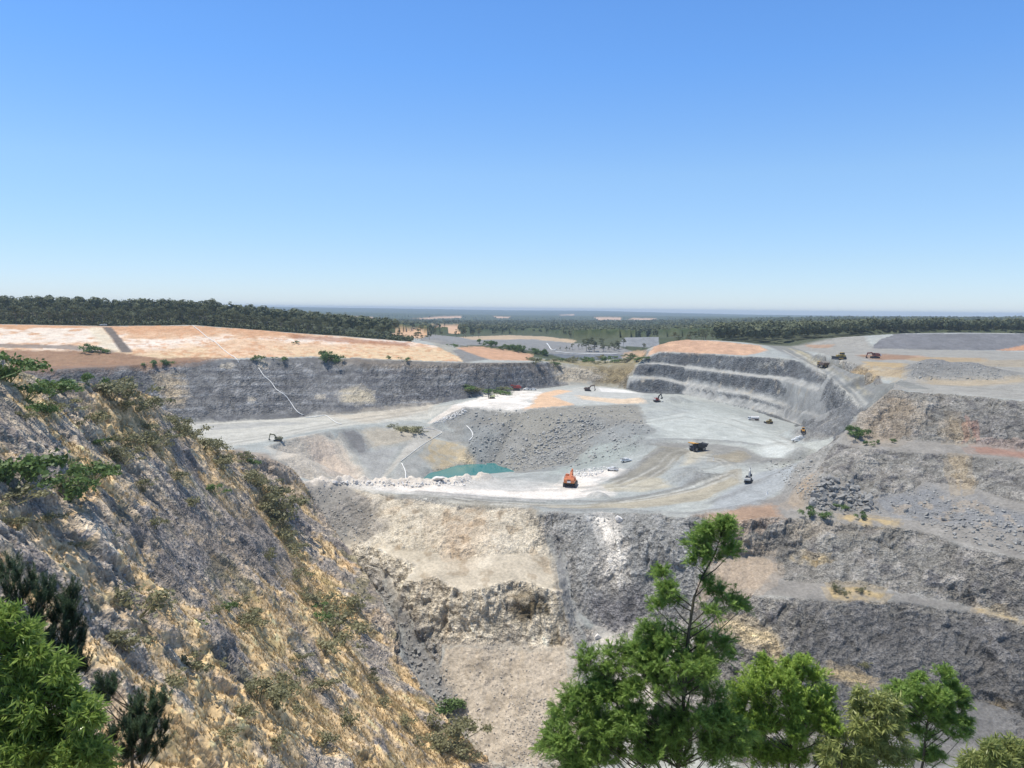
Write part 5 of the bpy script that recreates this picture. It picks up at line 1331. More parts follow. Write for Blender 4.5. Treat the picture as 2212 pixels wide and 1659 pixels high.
close_plant(t, 47, [below(60, 10.0), (70, 1640, 10.0), (60, 1520, 10.0), (40, 1420, 10.0), (20, 1350, 10.0)],
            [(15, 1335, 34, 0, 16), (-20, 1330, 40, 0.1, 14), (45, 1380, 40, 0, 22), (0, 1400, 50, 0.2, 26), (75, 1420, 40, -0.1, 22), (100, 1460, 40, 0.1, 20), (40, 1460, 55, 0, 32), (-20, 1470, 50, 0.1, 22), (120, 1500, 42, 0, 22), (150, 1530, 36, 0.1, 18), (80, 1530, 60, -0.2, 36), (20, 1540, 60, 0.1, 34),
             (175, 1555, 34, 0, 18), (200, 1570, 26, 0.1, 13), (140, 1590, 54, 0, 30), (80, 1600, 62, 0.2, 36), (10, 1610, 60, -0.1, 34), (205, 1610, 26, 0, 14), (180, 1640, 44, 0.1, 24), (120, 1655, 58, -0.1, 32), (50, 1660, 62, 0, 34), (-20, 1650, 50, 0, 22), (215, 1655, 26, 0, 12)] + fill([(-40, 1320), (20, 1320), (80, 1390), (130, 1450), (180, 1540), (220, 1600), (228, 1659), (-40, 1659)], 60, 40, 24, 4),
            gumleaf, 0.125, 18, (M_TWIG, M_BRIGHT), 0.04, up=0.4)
def shoots(pts, dd=0.0):
    return [(X, Y, rp, dd + random.uniform(-0.3, 0.3), n) for X, Y, rp, n in pts]
t = near_thing('pine_tree', 40, 1900, 18.0, 'dark pine behind the bright green gum at the left edge')
close_plant(t, 48, [below(40, 18.0), (60, 1560, 18.0), (50, 1400, 18.0), (35, 1290, 18.0), (24, 1232, 18.0)],
            shoots([(24, 1240, 16, 5), (10, 1262, 20, 6), (40, 1262, 18, 6), (-10, 1290, 26, 7), (22, 1295, 24, 8), (50, 1300, 24, 8), (72, 1262, 10, 4), (72, 1290, 12, 4), (103, 1285, 11, 5), (100, 1310, 16, 6), (75, 1330, 24, 8), (35, 1335, 28, 10), (0, 1340, 30, 9), (151, 1292, 11, 5), (160, 1310, 12, 5), (150, 1335, 18, 8), (130, 1330, 14, 6),
                    (120, 1360, 24, 10), (160, 1365, 18, 8), (85, 1370, 28, 10), (50, 1385, 28, 10), (175, 1380, 10, 5), (140, 1395, 26, 12), (105, 1405, 28, 12), (165, 1410, 18, 8), (178, 1400, 10, 4), (75, 1425, 30, 10), (130, 1435, 26, 11), (165, 1435, 16, 6), (185, 1455, 14, 6), (160, 1465, 20, 8), (120, 1470, 24, 9), (140, 1455, 18, 8), (100, 1450, 26, 9)]) + fill([(-30, 1250), (30, 1250), (70, 1290), (150, 1310), (185, 1400), (180, 1460), (100, 1475), (-30, 1400)], 10, 24, 7, 5),
            shoot, 0.40, 2, (M_TWIG, M_PINE), 0.07, up=2.2)
t = near_thing('pine_sapling', 290, 1900, 17.0, 'small dark pine right of the bright green gum, above the bottom edge', 'sapling')
close_plant(t, 49, [below(290, 17.0), (285, 1650, 17.0), (290, 1590, 17.0), (299, 1535, 17.0)],
            shoots([(299, 1530, 10, 5), (300, 1552, 16, 7), (285, 1560, 14, 6), (328, 1525, 10, 5), (333, 1545, 12, 5), (355, 1525, 9, 4), (345, 1550, 12, 5), (325, 1570, 20, 9), (300, 1580, 24, 10), (275, 1590, 22, 9), (355, 1585, 10, 4), (345, 1600, 8, 3), (320, 1600, 20, 8), (250, 1610, 24, 9), (285, 1620, 26, 11), (315, 1635, 16, 6), (347, 1622, 9, 4), (335, 1640, 9, 4),
                    (240, 1640, 26, 10), (275, 1650, 26, 11), (305, 1655, 14, 5), (222, 1490, 9, 4), (228, 1505, 14, 6), (250, 1490, 8, 4), (243, 1508, 10, 5), (210, 1515, 12, 5), (232, 1525, 12, 5)]) + fill([(240, 1600), (300, 1560), (330, 1590), (310, 1659), (230, 1659)], 5, 22, 8, 6),
            shoot, 0.36, 2, (M_TWIG, M_PINE), 0.05, up=2.2)

# ------------------------------------------------------------------ machines
def paint_mat(name, rgb, rough=0.45): return simple(name, rgb, rough, 0.0, 0.10, 0.8, 0.45)
M_ORANGE = paint_mat('orange machine paint', (0.60, 0.20, 0.08))
M_RED = paint_mat('faded red machine paint', (0.36, 0.055, 0.04))
M_RUST = paint_mat('dusty red-brown paint', (0.24, 0.075, 0.05))
M_YELLOW = paint_mat('amber machine paint', (0.68, 0.36, 0.06))
M_DYEL = paint_mat('dusty yellow paint', (0.42, 0.29, 0.07))
M_LIME = paint_mat('pale lime paint', (0.62, 0.62, 0.30))
M_OLIVEP = paint_mat('dusty olive paint', (0.24, 0.22, 0.12))
M_BROWN = paint_mat('dusty brown paint', (0.17, 0.11, 0.08))
M_WHITE = paint_mat('white vehicle paint', (0.80, 0.80, 0.78), 0.35)
M_PALE = paint_mat('pale grey steel', (0.48, 0.48, 0.46))
M_DARK = paint_mat('charcoal steel', (0.035, 0.036, 0.042), 0.6)
M_NAVY = paint_mat('dark chassis', (0.030, 0.030, 0.042), 0.6)
M_TYRE = simple('dusty rubber', (0.045, 0.043, 0.042), 0.9)
M_RIM = simple('dusty rim', (0.30, 0.28, 0.25), 0.7)
M_GLASS = simple('dark cab glass', (0.02, 0.025, 0.03), 0.1, 0.0, 0.05, 1.0, 0.6)
M_SOIL = simple('loose dark ore', (0.20, 0.18, 0.16), 0.95, 0, 0.35, 1.5)
M_PIPE = simple('white poly pipe', (0.80, 0.79, 0.75), 0.5)
def rot2(a): return np.array(((math.cos(a), 0, math.sin(a)), (0, 1, 0), (-math.sin(a), 0, math.cos(a))))
def beam(m, a, b, w, h0, h1):      # a steel arm between two points of the x-z plane
    a, b = np.array(a, float), np.array(b, float)
    t = (b - a) / np.linalg.norm(b - a); n = np.array((-t[1], t[0]))
    m.prism([tuple(a - n * h0), tuple(a + n * h0), tuple(b + n * h1), tuple(b - n * h1)][::-1], -w / 2, w / 2)
def wheel(parent, x, y, r, w, rim=0.55):
    m = MB(); m.tube([(x, y - w / 2, r), (x, y - w * 0.42, r), (x, y + w * 0.42, r), (x, y + w / 2, r)], [r * 0.9, r, r, r * 0.9], 20)
    tyre = m.build('wheel', M_TYRE, parent, smooth=False)
    k = MB(); k.tube([(x, y - w * 0.52, r), (x, y + w * 0.52, r)], r * rim, 16); k.tube([(x, y - w * 0.56, r), (x, y + w * 0.56, r)], r * 0.2, 10)
    k.build('rim', M_RIM, tyre)
def crawler(parent, L, wd, gauge, h):
    for s in (-1, 1):
        prof = []
        n = 8
        for i in range(n + 1):
            a = math.pi / 2 + math.pi * i / n; prof.append((-L / 2 + h / 2 + h / 2 * math.cos(a), h / 2 + h / 2 * math.sin(a)))
        for i in range(n + 1):
            a = -math.pi / 2 + math.pi * i / n; prof.append((L / 2 - h / 2 + h / 2 * math.cos(a), h / 2 + h / 2 * math.sin(a)))
        m = MB(); m.prism(prof[::-1], s * gauge / 2 - wd / 2, s * gauge / 2 + wd / 2)
        k = int(L / 0.45)
        for i in range(k):
            x = -L / 2 + h / 2 + (L - h) * i / max(1, k - 1)
            m.box((x, s * gauge / 2, h + 0.02), (0.22, wd * 1.04, 0.08)); m.box((x, s * gauge / 2, 0.02), (0.22, wd * 1.04, 0.08))
        m.build('track', M_DARK, parent)
    m = MB(); m.box((0, 0, h * 0.75), (L * 0.5, gauge - wd * 0.5, h * 0.55)); m.tube([(0, 0, h * 0.9), (0, 0, h * 1.25)], gauge * 0.28, 16)
    m.build('undercarriage', M_DARK, parent)
def excavator(label, X, Y, rz, s, paint, armpaint, pose, weightmat=None, group=None, rear=False):
    """s: size against a machine about 9 m long; pose: points of boom foot, knee, boom end, stick end in x-z"""
    p = ghit(X, Y)
    root = thing('excavator', label, 'excavator', (p[0], p[1], p[2] + 0.05), rz, group)
    root.scale = (s, s, s)
    crawler(root, 5.0, 0.75, 3.0, 1.1)
    m = MB(); m.box((-0.9, 0, 1.55), (4.4, 3.1, 0.35)); m.box((-1.3, 0.15, 2.3), (2.9, 2.7, 1.15), taper=0.94); m.box((-1.2, -0.6, 3.0), (1.4, 0.5, 0.30)); m.tube([(-1.9, 0.8, 2.8), (-1.9, 0.8, 3.5)], 0.10, 8)
    m.box((0.9, -1.05, 1.95), (1.2, 0.8, 0.5))
    m.build('house', paint, root, bevel=0.06)
    m = MB(); m.prism([(-3.3, 1.45), (-2.6, 1.40), (-2.6, 2.75), (-3.1, 2.65), (-3.35, 2.2)], -1.5, 1.5)
    m.build('counterweight', weightmat or paint, root, bevel=0.06)
    if rear:
        w = MB(); w.box((-3.36, 0, 1.75), (0.06, 1.0, 0.5)); w.build('rear_panel', M_WHITE, root)
        w = MB(); w.box((-3.37, 0, 2.25), (0.05, 0.9, 0.25)); w.build('grille', M_DARK, root)
        w = MB(); w.box((-0.3, 0, 1.32), (5.0, 3.3, 0.14)); w.build('walkway', M_DYEL, root)
    c = MB(); c.prism([(0.1, 1.7), (1.75, 1.7), (1.85, 2.3), (1.35, 3.25), (0.1, 3.3)], 0.55, 1.5)
    cab = c.build('cab', paint, root, bevel=0.05)
    g = MB(); g.prism([(1.80, 2.2), (1.87, 2.32), (1.40, 3.18), (1.30, 3.16)], 0.65, 1.4); g.box((0.8, 1.02, 2.75), (1.0, 1.0, 0.75))
    g.build('window', M_GLASS, cab)
    h = MB()
    for x in (-2.5, -1.5, -0.4):
        for y in (-1.45, 1.45): h.tube([(x, y, 1.7), (x, y, 3.2)], 0.035, 5)
    for y in (-1.45, 1.45): h.tube([(-2.5, y, 3.2), (-0.4, y, 3.2)], 0.035, 5)
    h.tube([(-2.5, -1.45, 3.2), (-2.5, 1.45, 3.2)], 0.035, 5)
    h.build('handrail', armpaint, root)
    a0, a1, a2, a3 = pose
    b = MB(); beam(b, a0, a1, 0.65, 0.32, 0.46); beam(b, a1, a2, 0.60, 0.46, 0.26); b.tube([(a0[0] + 0.5, 0.42, a0[1] - 0.2), (a1[0] - 0.1, 0.42, a1[1] - 0.3)], 0.12, 8); b.tube([(a0[0] + 0.5, -0.42, a0[1] - 0.2), (a1[0] - 0.1, -0.42, a1[1] - 0.3)], 0.12, 8)
    b.build('boom', armpaint, root, bevel=0.04)
    t = (np.array(a3) - np.array(a2)); t = t / np.linalg.norm(t)
    k = MB(); beam(k, tuple(np.array(a2) - t * 0.7), a3, 0.45, 0.34, 0.20); k.tube([((a1[0] + a2[0]) / 2, 0, (a1[1] + a2[1]) / 2 + 0.55), (a2[0] - t[0] * 0.6, 0, a2[1] - t[1] * 0.6)], 0.10, 8)
    k.build('stick', armpaint, root, bevel=0.03)
    e = np.array(a3)
    u = MB(); u.prism([tuple(e + q) for q in ((0.15, 0.25), (0.3, -0.55), (0.0, -1.1), (-0.75, -1.15), (-1.15, -0.6), (-0.5, -0.75), (-0.15, -0.1))], -0.75, 0.75)
    u.build('bucket', M_DARK, root, bevel=0.03)
    return root
UP = ((0.9, 2.0), (2.3, 4.9), (4.6, 5.9), (5.6, 3.2))          # boom raised
REACH = ((0.9, 2.0), (2.2, 4.4), (5.2, 4.6), (5.9, 1.6))       # boom arched, bucket down in front
excavator('orange excavator seen from behind, digging in white dust right of the pond', 1232, 1049, math.radians(78), 1.8, M_ORANGE, M_ORANGE, ((0.9, 2.0), (2.2, 3.5), (3.9, 3.5), (4.8, 1.3)), M_ORANGE, rear=True)
excavator('dusty olive excavator reaching left on the pale road above the white slope', 600, 953, math.radians(178), 0.92, M_OLIVEP, M_OLIVEP, REACH)
excavator('dusty brown excavator with arched boom below the far end wall', 1270, 845, math.radians(4), 1.15, M_BROWN, M_BROWN, REACH)
excavator('red excavator with a pale rear beside the dark rock heap right of the pad', 1419, 868, math.radians(35), 1.05, M_RED, M_DARK, UP, M_PALE)
excavator('large faded red excavator parked on the track behind the drill pad', 1114, 843, math.radians(190), 1.45, M_RED, M_RED, ((0.9, 2.0), (2.0, 3.2), (4.4, 2.6), (5.0, 0.9)))
excavator('black and pale grey excavator with its boom folded high by the right wall', 1617, 1042, math.radians(62), 0.95, M_DARK, M_PALE, ((0.9, 2.0), (1.6, 5.2), (2.8, 6.9), (4.6, 3.4)), M_PALE)
excavator('red-brown excavator on the orange ground of the right-hand plateau', 1890, 774, math.radians(170), 1.35, M_RUST, M_RUST, ((0.9, 2.0), (2.0, 3.4), (4.4, 2.8), (5.0, 1.0)), M_WHITE)

def haul_truck(label, X, Y, rz, s, cab, canopy, tray, loaded):
    p = ghit(X, Y)
    root = thing('haul_truck', label, 'dump truck', (p[0], p[1], p[2]), rz); root.scale = (s, s, s)
    m = MB(); m.box((0, 0, 1.6), (8.6, 1.5, 0.8)); m.box((3.7, 0, 1.9), (1.0, 4.2, 1.5)); m.box((4.25, 0, 2.3), (0.15, 2.2, 1.5))
    m.build('chassis', cab, root, bevel=0.05)
    m = MB(); m.box((3.3, 0, 2.85), (2.3, 5.0, 0.25))
    for y in (-2.4, 2.4):
        m.tube([(4.4, y, 3.0), (4.4, y, 4.0)], 0.05, 5); m.tube([(2.4, y, 3.0), (2.4, y, 4.0)], 0.05, 5); m.tube([(2.4, y, 4.0), (4.4, y, 4.0)], 0.05, 5)
    m.prism([(4.4, 2.8), (4.6, 2.7), (4.95, 0.8), (4.75, 0.8)], 1.5, 2.1)
    m.build('deck', cab, root)
    c = MB(); c.prism([(2.5, 2.95), (4.2, 2.95), (4.1, 4.3), (2.6, 4.3)], 0.5, 2.2)
    cb = c.build('cab', cab, root, bevel=0.06)
    g = MB(); g.box((3.35, 1.35, 3.8), (1.62, 1.76, 0.6)); g.build('window', M_GLASS, cb)
    b = MB()
    b.prism([(2.2, 4.75), (-4.6, 3.9), (-5.6, 4.5), (-5.7, 4.3), (-4.4, 2.3), (-1.0, 1.95), (1.6, 2.9), (2.0, 4.6)], -2.6, -2.35)
    b.prism([(2.2, 4.75), (-4.6, 3.9), (-5.6, 4.5), (-5.7, 4.3), (-4.4, 2.3), (-1.0, 1.95), (1.6, 2.9), (2.0, 4.6)], 2.35, 2.6)
    b.prism([(1.9, 4.6), (1.6, 2.9), (-1.0, 1.95), (-4.4, 2.3), (-5.7, 4.3), (-5.5, 4.3), (-4.3, 2.5), (-1.0, 2.15), (1.45, 3.0), (1.75, 4.6)], -2.4, 2.4)
    for x in (-3.4, -2.2, -1.0, 0.2): b.box((x, 0, 3.2), (0.22, 5.35, 1.5), taper=1.0)
    b.build('tray', tray, root)
    k = MB(); k.prism([(1.5, 4.62), (5.0, 5.05), (5.0, 5.22), (1.5, 4.85)], -2.6, 2.6); k.prism([(4.85, 4.7), (5.05, 4.7), (5.05, 5.2), (4.85, 5.2)], -2.6, 2.6)
    k.build('canopy', canopy, root, bevel=0.04)
    if loaded:
        l = MB(); l.prism([(1.6, 4.6), (-0.5, 5.6), (-2.5, 5.4), (-4.8, 4.0), (-4.3, 2.6), (1.4, 3.1)], -2.3, 2.3); l.build('load', M_SOIL, root, bevel=0.3)
    for y in (-2.05, 2.05): wheel(root, 2.9, y, 1.35, 0.9)
    for y in (-2.25, -1.3, 1.3, 2.25): wheel(root, -2.4, y, 1.35, 0.85)
    for y in (-1.5, 1.5):
        h = MB(); h.box((4.36, y, 1.9), (0.08, 0.45, 0.3)); h.build('headlight', M_WHITE, root)
    return root
haul_truck('black haul truck with an amber canopy on the dark loop road of the pit floor', 1507, 974, math.radians(208), 1.05, M_NAVY, M_YELLOW, M_DARK, False)
haul_truck('loaded brown haul truck climbing the haul ramp, seen from behind', 1777, 794, math.radians(104), 1.0, M_DYEL, M_DYEL, M_BROWN, True)

def ute(label, X, Y, rz, s=1.0, group=None):
    p = ghit(X, Y)
    root = thing('pickup_truck', label, 'pickup truck', (p[0], p[1], p[2]), rz, group); root.scale = (s, s, s)
    m = MB(); m.prism([(-2.6, 0.55), (2.5, 0.55), (2.6, 0.8), (2.45, 1.15), (1.3, 1.25), (0.7, 1.75), (-0.75, 1.8), (-0.9, 1.15), (-2.6, 1.15)], -0.92, 0.92)
    m.build('body', M_WHITE, root, bevel=0.06)
    g = MB(); g.prism([(1.15, 1.28), (0.72, 1.68), (0.60, 1.68), (1.0, 1.28)], -0.80, 0.80); g.box((0.0, 0, 1.47), (1.2, 1.86, 0.36), taper=0.96); g.box((-0.86, 0, 1.45), (0.1, 1.5, 0.35))
    g.build('window', M_GLASS, root)
    b = MB(); b.box((-1.75, 0, 1.22), (1.6, 1.9, 0.12)); b.box((-1.75, 0.9, 1.40), (1.6, 0.08, 0.35)); b.box((-1.75, -0.9, 1.40), (1.6, 0.08, 0.35)); b.box((-0.98, 0, 1.5), (0.08, 1.8, 0.7))
    b.build('tray', M_PALE, root)
    for x in (-1.65, 1.6):
        for y in (-0.85, 0.85): wheel(root, x, y, 0.40, 0.26)
    return root
ute('white pickup on the grey slope between the loop road and the rubble bank', 1352, 998, math.radians(20), 1.35)
ute('white pickup at the edge of the white dust right of the orange excavator', 1323, 1017, math.radians(150), 1.25)
ute('nearer white pickup of the parked pair by the small gravel heap', 1721, 954, math.radians(165), 1.3)
ute('farther white pickup of the parked pair by the small gravel heap', 1730, 949, math.radians(165), 1.3)
ute('white pickup parked right beside the large faded red excavator', 1137, 843, math.radians(200), 1.25)
ute('white pickup parked alone on the track at the back of the pad', 1152, 843, math.radians(10), 1.2)
ute('white car parked under the trees on top of the orange bank', 224, 704, math.radians(185), 1.25)

def tanker(label, X, Y, rz, s=1.0):
    p = ghit(X, Y)
    root = thing('service_truck', label, 'truck', (p[0], p[1], p[2]), rz); root.scale = (s, s, s)
    m = MB(); m.box((0, 0, 0.95), (8.4, 1.0, 0.3)); m.build('chassis', M_DARK, root)
    c = MB(); c.prism([(2.5, 0.8), (4.3, 0.8), (4.35, 1.8), (4.0, 2.9), (2.5, 2.9)], -1.2, 1.2); cb = c.build('cab', M_WHITE, root, bevel=0.08)
    g = MB(); g.prism([(4.36, 1.85), (4.05, 2.75), (3.95, 2.75), (4.25, 1.85)], -1.05, 1.05); g.box((3.4, 0, 2.3), (0.9, 2.43, 0.6)); g.build('window', M_GLASS, cb)
    t = MB(); t.tube([(-4.0, 0, 2.1), (-3.9, 0, 2.1), (1.9, 0, 2.1), (2.0, 0, 2.1)], [0.8, 1.15, 1.15, 0.8], 18); t.build('tank', M_WHITE, root, smooth=False)
    r = MB(); r.box((-1.0, 0, 1.2), (6.0, 2.5, 0.16)); r.box((-1, 0, 3.28), (4.5, 0.5, 0.08)); r.build('side_rail', M_RUST, root)
    for x in (3.3, -1.8, -3.1):
        for y in (-1.0, 1.0): wheel(root, x, y, 0.52, 0.4)
    return root
tanker('long white tanker truck on the bench floor below the far right wall', 1628, 908, math.radians(183), 1.0)

def dozer(label, X, Y, rz, s, paint, group=None):
    p = ghit(X, Y)
    root = thing('bulldozer', label, 'bulldozer', (p[0], p[1], p[2]), rz, group); root.scale = (s, s, s)
    crawler(root, 4.2, 0.6, 2.4, 1.2)
    m = MB(); m.box((0.7, 0, 1.6), (2.4, 1.3, 1.0), taper=0.95); m.box((-1.3, 0, 1.5), (1.4, 2.0, 0.9)); m.tube([(1.2, 0.3, 2.1), (1.2, 0.3, 2.9)], 0.09, 8); m.build('body', paint, root, bevel=0.05)
    c = MB(); c.box((-0.9, 0, 2.5), (1.4, 1.5, 1.3), taper=0.9); cb = c.build('cab', paint, root, bevel=0.05)
    g = MB(); g.box((-0.9, 0, 2.6), (1.43, 1.52, 0.6), taper=0.97); g.build('window', M_GLASS, cb)
    b = MB(); b.prism([(2.6, 0.1), (2.95, 0.15), (2.75, 0.75), (2.95, 1.5), (2.75, 1.5), (2.5, 0.75)], -2.0, 2.0); b.build('blade', M_DARK, root)
    a = MB()
    for y in (-1.7, 1.7): a.tube([(0, y, 0.7), (2.6, y, 0.6)], 0.14, 6)
    a.build('push_arm', paint, root)
    r = MB(); r.prism([(-2.2, 1.6), (-2.9, 1.4), (-3.0, 0.2), (-2.75, 0.2), (-2.6, 1.1), (-2.2, 1.2)], -0.25, 0.25); r.build('ripper', M_DARK, root)
    return root
dozer('small yellow bulldozer right of the white tanker truck', 1661, 915, math.radians(190), 1.1, M_DYEL)
dozer('yellow bulldozer beside the haul ramp on the right-hand plateau', 1815, 777, math.radians(200), 1.9, M_DYEL)

def loader(label, X, Y, rz, s):
    p = ghit(X, Y)
    root = thing('wheel_loader', label, 'loader', (p[0], p[1], p[2]), rz); root.scale = (s, s, s)
    m = MB(); m.box((-1.6, 0, 1.6), (2.6, 1.8, 1.1), taper=0.94); m.box((1.0, 0, 1.1), (1.8, 1.3, 0.7)); m.build('body', M_YELLOW, root, bevel=0.06)
    c = MB(); c.box((-0.1, 0, 2.5), (1.5, 1.5, 1.6), taper=0.92); cb = c.build('cab', M_YELLOW, root, bevel=0.05)
    g = MB(); g.box((-0.1, 0, 2.6), (1.53, 1.53, 0.85), taper=0.96); g.build('window', M_GLASS, cb)
    a = MB()
    for y in (-0.5, 0.5): a.tube([(0.8, y, 1.8), (2.2, y, 1.4), (3.2, y, 0.6)], 0.14, 6)
    a.build('lift_arm', M_YELLOW, root)
    b = MB(); b.prism([(2.9, 0.9), (3.1, 0.1), (4.3, 0.05), (3.3, 0.3), (3.2, 1.2)], -1.4, 1.4); b.build('bucket', M_DARK, root)
    for x in (-1.5, 1.4):
        for y in (-1.15, 1.15): wheel(root, x, y, 0.8, 0.6)
    return root
loader('yellow wheel loader facing the viewer at the foot of the far right wall', 1735, 934, math.radians(255), 1.05)

def drill(label, X, Y, rz, s):
    p = ghit(X, Y)
    root = thing('drill_rig', label, 'drill rig', (p[0], p[1], p[2]), rz); root.scale = (s, s, s)
    crawler(root, 4.6, 0.6, 2.6, 0.95)
    m = MB(); m.box((-0.6, 0, 1.9), (3.6, 2.2, 1.3), taper=0.96); m.box((-1.6, 0, 2.7), (1.2, 1.8, 0.5)); m.build('body', M_LIME, root, bevel=0.06)
    c = MB(); c.box((1.4, 0.6, 2.1), (1.1, 1.1, 1.6), taper=0.92); cb = c.build('cab', M_LIME, root, bevel=0.05)
    g = MB(); g.box((1.4, 0.6, 2.4), (1.13, 1.13, 0.7), taper=0.97); g.build('window', M_GLASS, cb)
    t = MB()
    for x, y in ((2.5, -0.35), (2.5, 0.35), (3.1, -0.35), (3.1, 0.35)): t.tube([(x, y, 0.1), (x, y, 10.5)], 0.10, 6)
    for i in range(13):
        z = 0.3 + i * 0.8
        t.tube([(2.5, -0.35, z), (3.1, 0.35, z + 0.4)], 0.06, 4); t.tube([(3.1, -0.35, z), (2.5, 0.35, z + 0.4)], 0.06, 4)
    t.box((2.8, 0, 6.5), (0.7, 0.8, 1.4)); t.tube([(2.8, 0, 0), (2.8, 0, 10.2)], 0.14, 6)
    t.build('mast', M_DARK, root)
    return root
drill('pale lime drill rig with a tall dark mast on the white pad', 1063, 861, math.radians(183), 1.05)

def marker(X, Y, label, h=1.6):
    p = ghit(X, Y)
    m = MB(); m.tube([(0, 0, 0), (0, 0, 0.12)], 0.45, 10); m.tube([(0, 0, 0.12), (0, 0, h)], [0.32, 0.08], 10)
    o = m.build('marker_cone', M_WHITE); o.location = p
    return tag(o, label, 'cone')
marker(1657, 1068, 'small white marker cone standing alone on the smooth grey floor by the right wall', 2.0)
marker(1541, 995, 'white marker cone beside the loop road below the haul truck', 2.0)

# ------------------------------------------------------------------ pipelines
def pipe(pts, label, r=0.30, lift=0.4):
    P_ = []
    for a, b in zip(pts[:-1], pts[1:]):
        a, b = np.array(a, float), np.array(b, float)
        n = max(1, int(np.hypot(*(b - a)) / 4))
        for k in range(n): P_.append(ghit(*(a + (b - a) * k / n)))
    P_.append(ghit(*pts[-1]))
    P_ = np.array(P_); Q = P_.copy()
    for i in range(1, len(P_) - 1): Q[i] = P_[i - 1:i + 2].mean(0)
    Q[:, 2] += lift
    m = MB(); m.tube(list(Q), r, 8)
    return tag(m.build('pipe', M_PIPE, smooth=True), label, 'pipe')
pipe([(417, 705), (430, 714), (448, 730), (466, 740), (479, 753), (495, 766), (510, 774), (516, 784)], 'white pipe running down the orange bank on the left')
pipe([(559, 796), (570, 813), (586, 826), (596, 842), (617, 855), (628, 870), (638, 886), (648, 895), (656, 897)], 'white pipe snaking down the dark left pit wall')
pipe([(659, 903), (685, 901), (703, 897), (716, 907), (727, 915), (737, 917)], 'white pipe lying across the pale road at the foot of the left wall')
pipe([(909, 926), (935, 927), (957, 934), (909, 964), (866, 997)], 'white pipe along the edge of the gravel ramp to the pond', 0.2, 0.25)
pipe([(868, 1002), (876, 1019), (877, 1038)], 'short white pipe on the grey bank left of the pond', 0.35)
pipe([(1008, 921), (1016, 928), (1022, 938), (1021, 946), (1013, 953)], 'short curved white pipe on the rubble slope above the pond', 0.35)
pipe([(1181, 742), (1187, 749), (1190, 757), (1196, 758), (1202, 755)], 'white pipe curling down the bank of the second pit far behind', 0.6)
pipe([(1200, 760), (1234, 764), (1280, 765), (1334, 765)], 'straight pale kerb along the edge of the far dark grey yard', 0.45)  # road-edge kerb, built as a white tube

# ------------------------------------------------------------------ far buildings
M_ROOF = simple('pale sheet roof', (0.75, 0.74, 0.72), 0.5)
M_WALLB = simple('farm building wall', (0.55, 0.52, 0.48), 0.8)
def shed(X, d, w, l, h, label, rz=0.3):
    x = (X - CX) / F * d
    root = thing('farm_shed', label, 'shed', (x, d, ground_at(x, d)), rz, 'far farm sheds')
    m = MB(); m.box((0, 0, h / 2), (l, w, h)); m.build('wall', M_WALLB, root)
    m = MB(); m.prism([(-w * 0.55, h), (w * 0.55, h), (0, h + w * 0.22)], -l * 0.52, l * 0.52, axis='x'); m.build('roof', M_ROOF, root)
    d2 = MB(); d2.box((0, -w / 2 - 0.03, h * 0.4), (l * 0.25, 0.1, h * 0.8)); d2.build('door', M_DARK, root)
for X, d, lab in ((980, 4300, 'pale farm shed at the top of the far dry paddock'), (1000, 4350, 'pale farm shed at the top of the far dry paddock'), (1092, 4500, 'pale farm shed at the top of the far dry paddock'), (1067, 4400, 'pale farm shed at the top of the far dry paddock')):
    shed(X, d, 18, 40, 7, lab)

# ------------------------------------------------------------------ boulders and rubble
def rockmat(name, rgb, var=0.3):
    return simple(name, rgb, 0.95, 0, var, 1.1, 0.15)
M_BOULD = rockmat('grey boulder', (0.27, 0.265, 0.25))
M_WBOULD = rockmat('white boulder', (0.72, 0.69, 0.65), 0.12)
def rock_verts(r, sub=1):
    import bmesh
    bm = bmesh.new(); bmesh.ops.create_icosphere(bm, subdivisions=sub, radius=1.0)
    V = np.array([v.co[:] for v in bm.verts]); Fq = [tuple(v.index for v in f.verts) for f in bm.faces]; bm.free()
    for i in range(14):                   # split off flat faces
        n = r.normal(size=3); n /= np.linalg.norm(n)
        h = r.uniform(0.28, 0.72)
        d = V @ n
        V = np.where((d > h)[:, None], V - np.outer(d - h, n), V)
    V *= r.uniform(0.65, 1.15, 3)
    return V, Fq
def boulder_mesh(k, mat):
    V, Fq = rock_verts(np.random.default_rng(900 + k), 2)
    me = bpy.data.meshes.new('boulder'); me.from_pydata(V.tolist(), [], Fq); me.materials.append(mat); return me
BM = [boulder_mesh(k, M_BOULD) for k in range(6)]; BW = [boulder_mesh(20 + k, M_WBOULD) for k in range(4)]
def pt_in(poly):
    pl = np.array(poly, float); lo, hi = pl.min(0), pl.max(0)
    while True:
        q = np.array((random.uniform(lo[0], hi[0]), random.uniform(lo[1], hi[1])))
        if inside(q[None], pl)[0]: return q
def boulder(X, Y, s, meshes, label, group):
    p = ghit(X, Y)
    o = bpy.data.objects.new('boulder', random.choice(meshes)); COL.objects.link(o)
    o.location = (p[0], p[1], p[2] + 0.25 * s); o.rotation_euler = (random.uniform(-0.6, 0.6), random.uniform(-0.6, 0.6), random.random() * 6.28)
    s *= 1.3
    o.scale = (s * random.uniform(0.8, 1.3), s * random.uniform(0.8, 1.3), s * random.uniform(0.6, 0.95))
    return tag(o, label, 'boulder', group)
for i in range(150):
    X, Y = pt_in([(1742, 1098), (1757, 1060), (1790, 1028), (1842, 1042), (1905, 1105), (1850, 1110), (1800, 1106)])
    boulder(X, Y, random.uniform(0.7, 1.9) * (1.25 if random.random() < 0.2 else 1), BM, 'angular grey boulder in the heap on the middle bench of the right-hand wall', 'boulder heap on the right-hand bench')
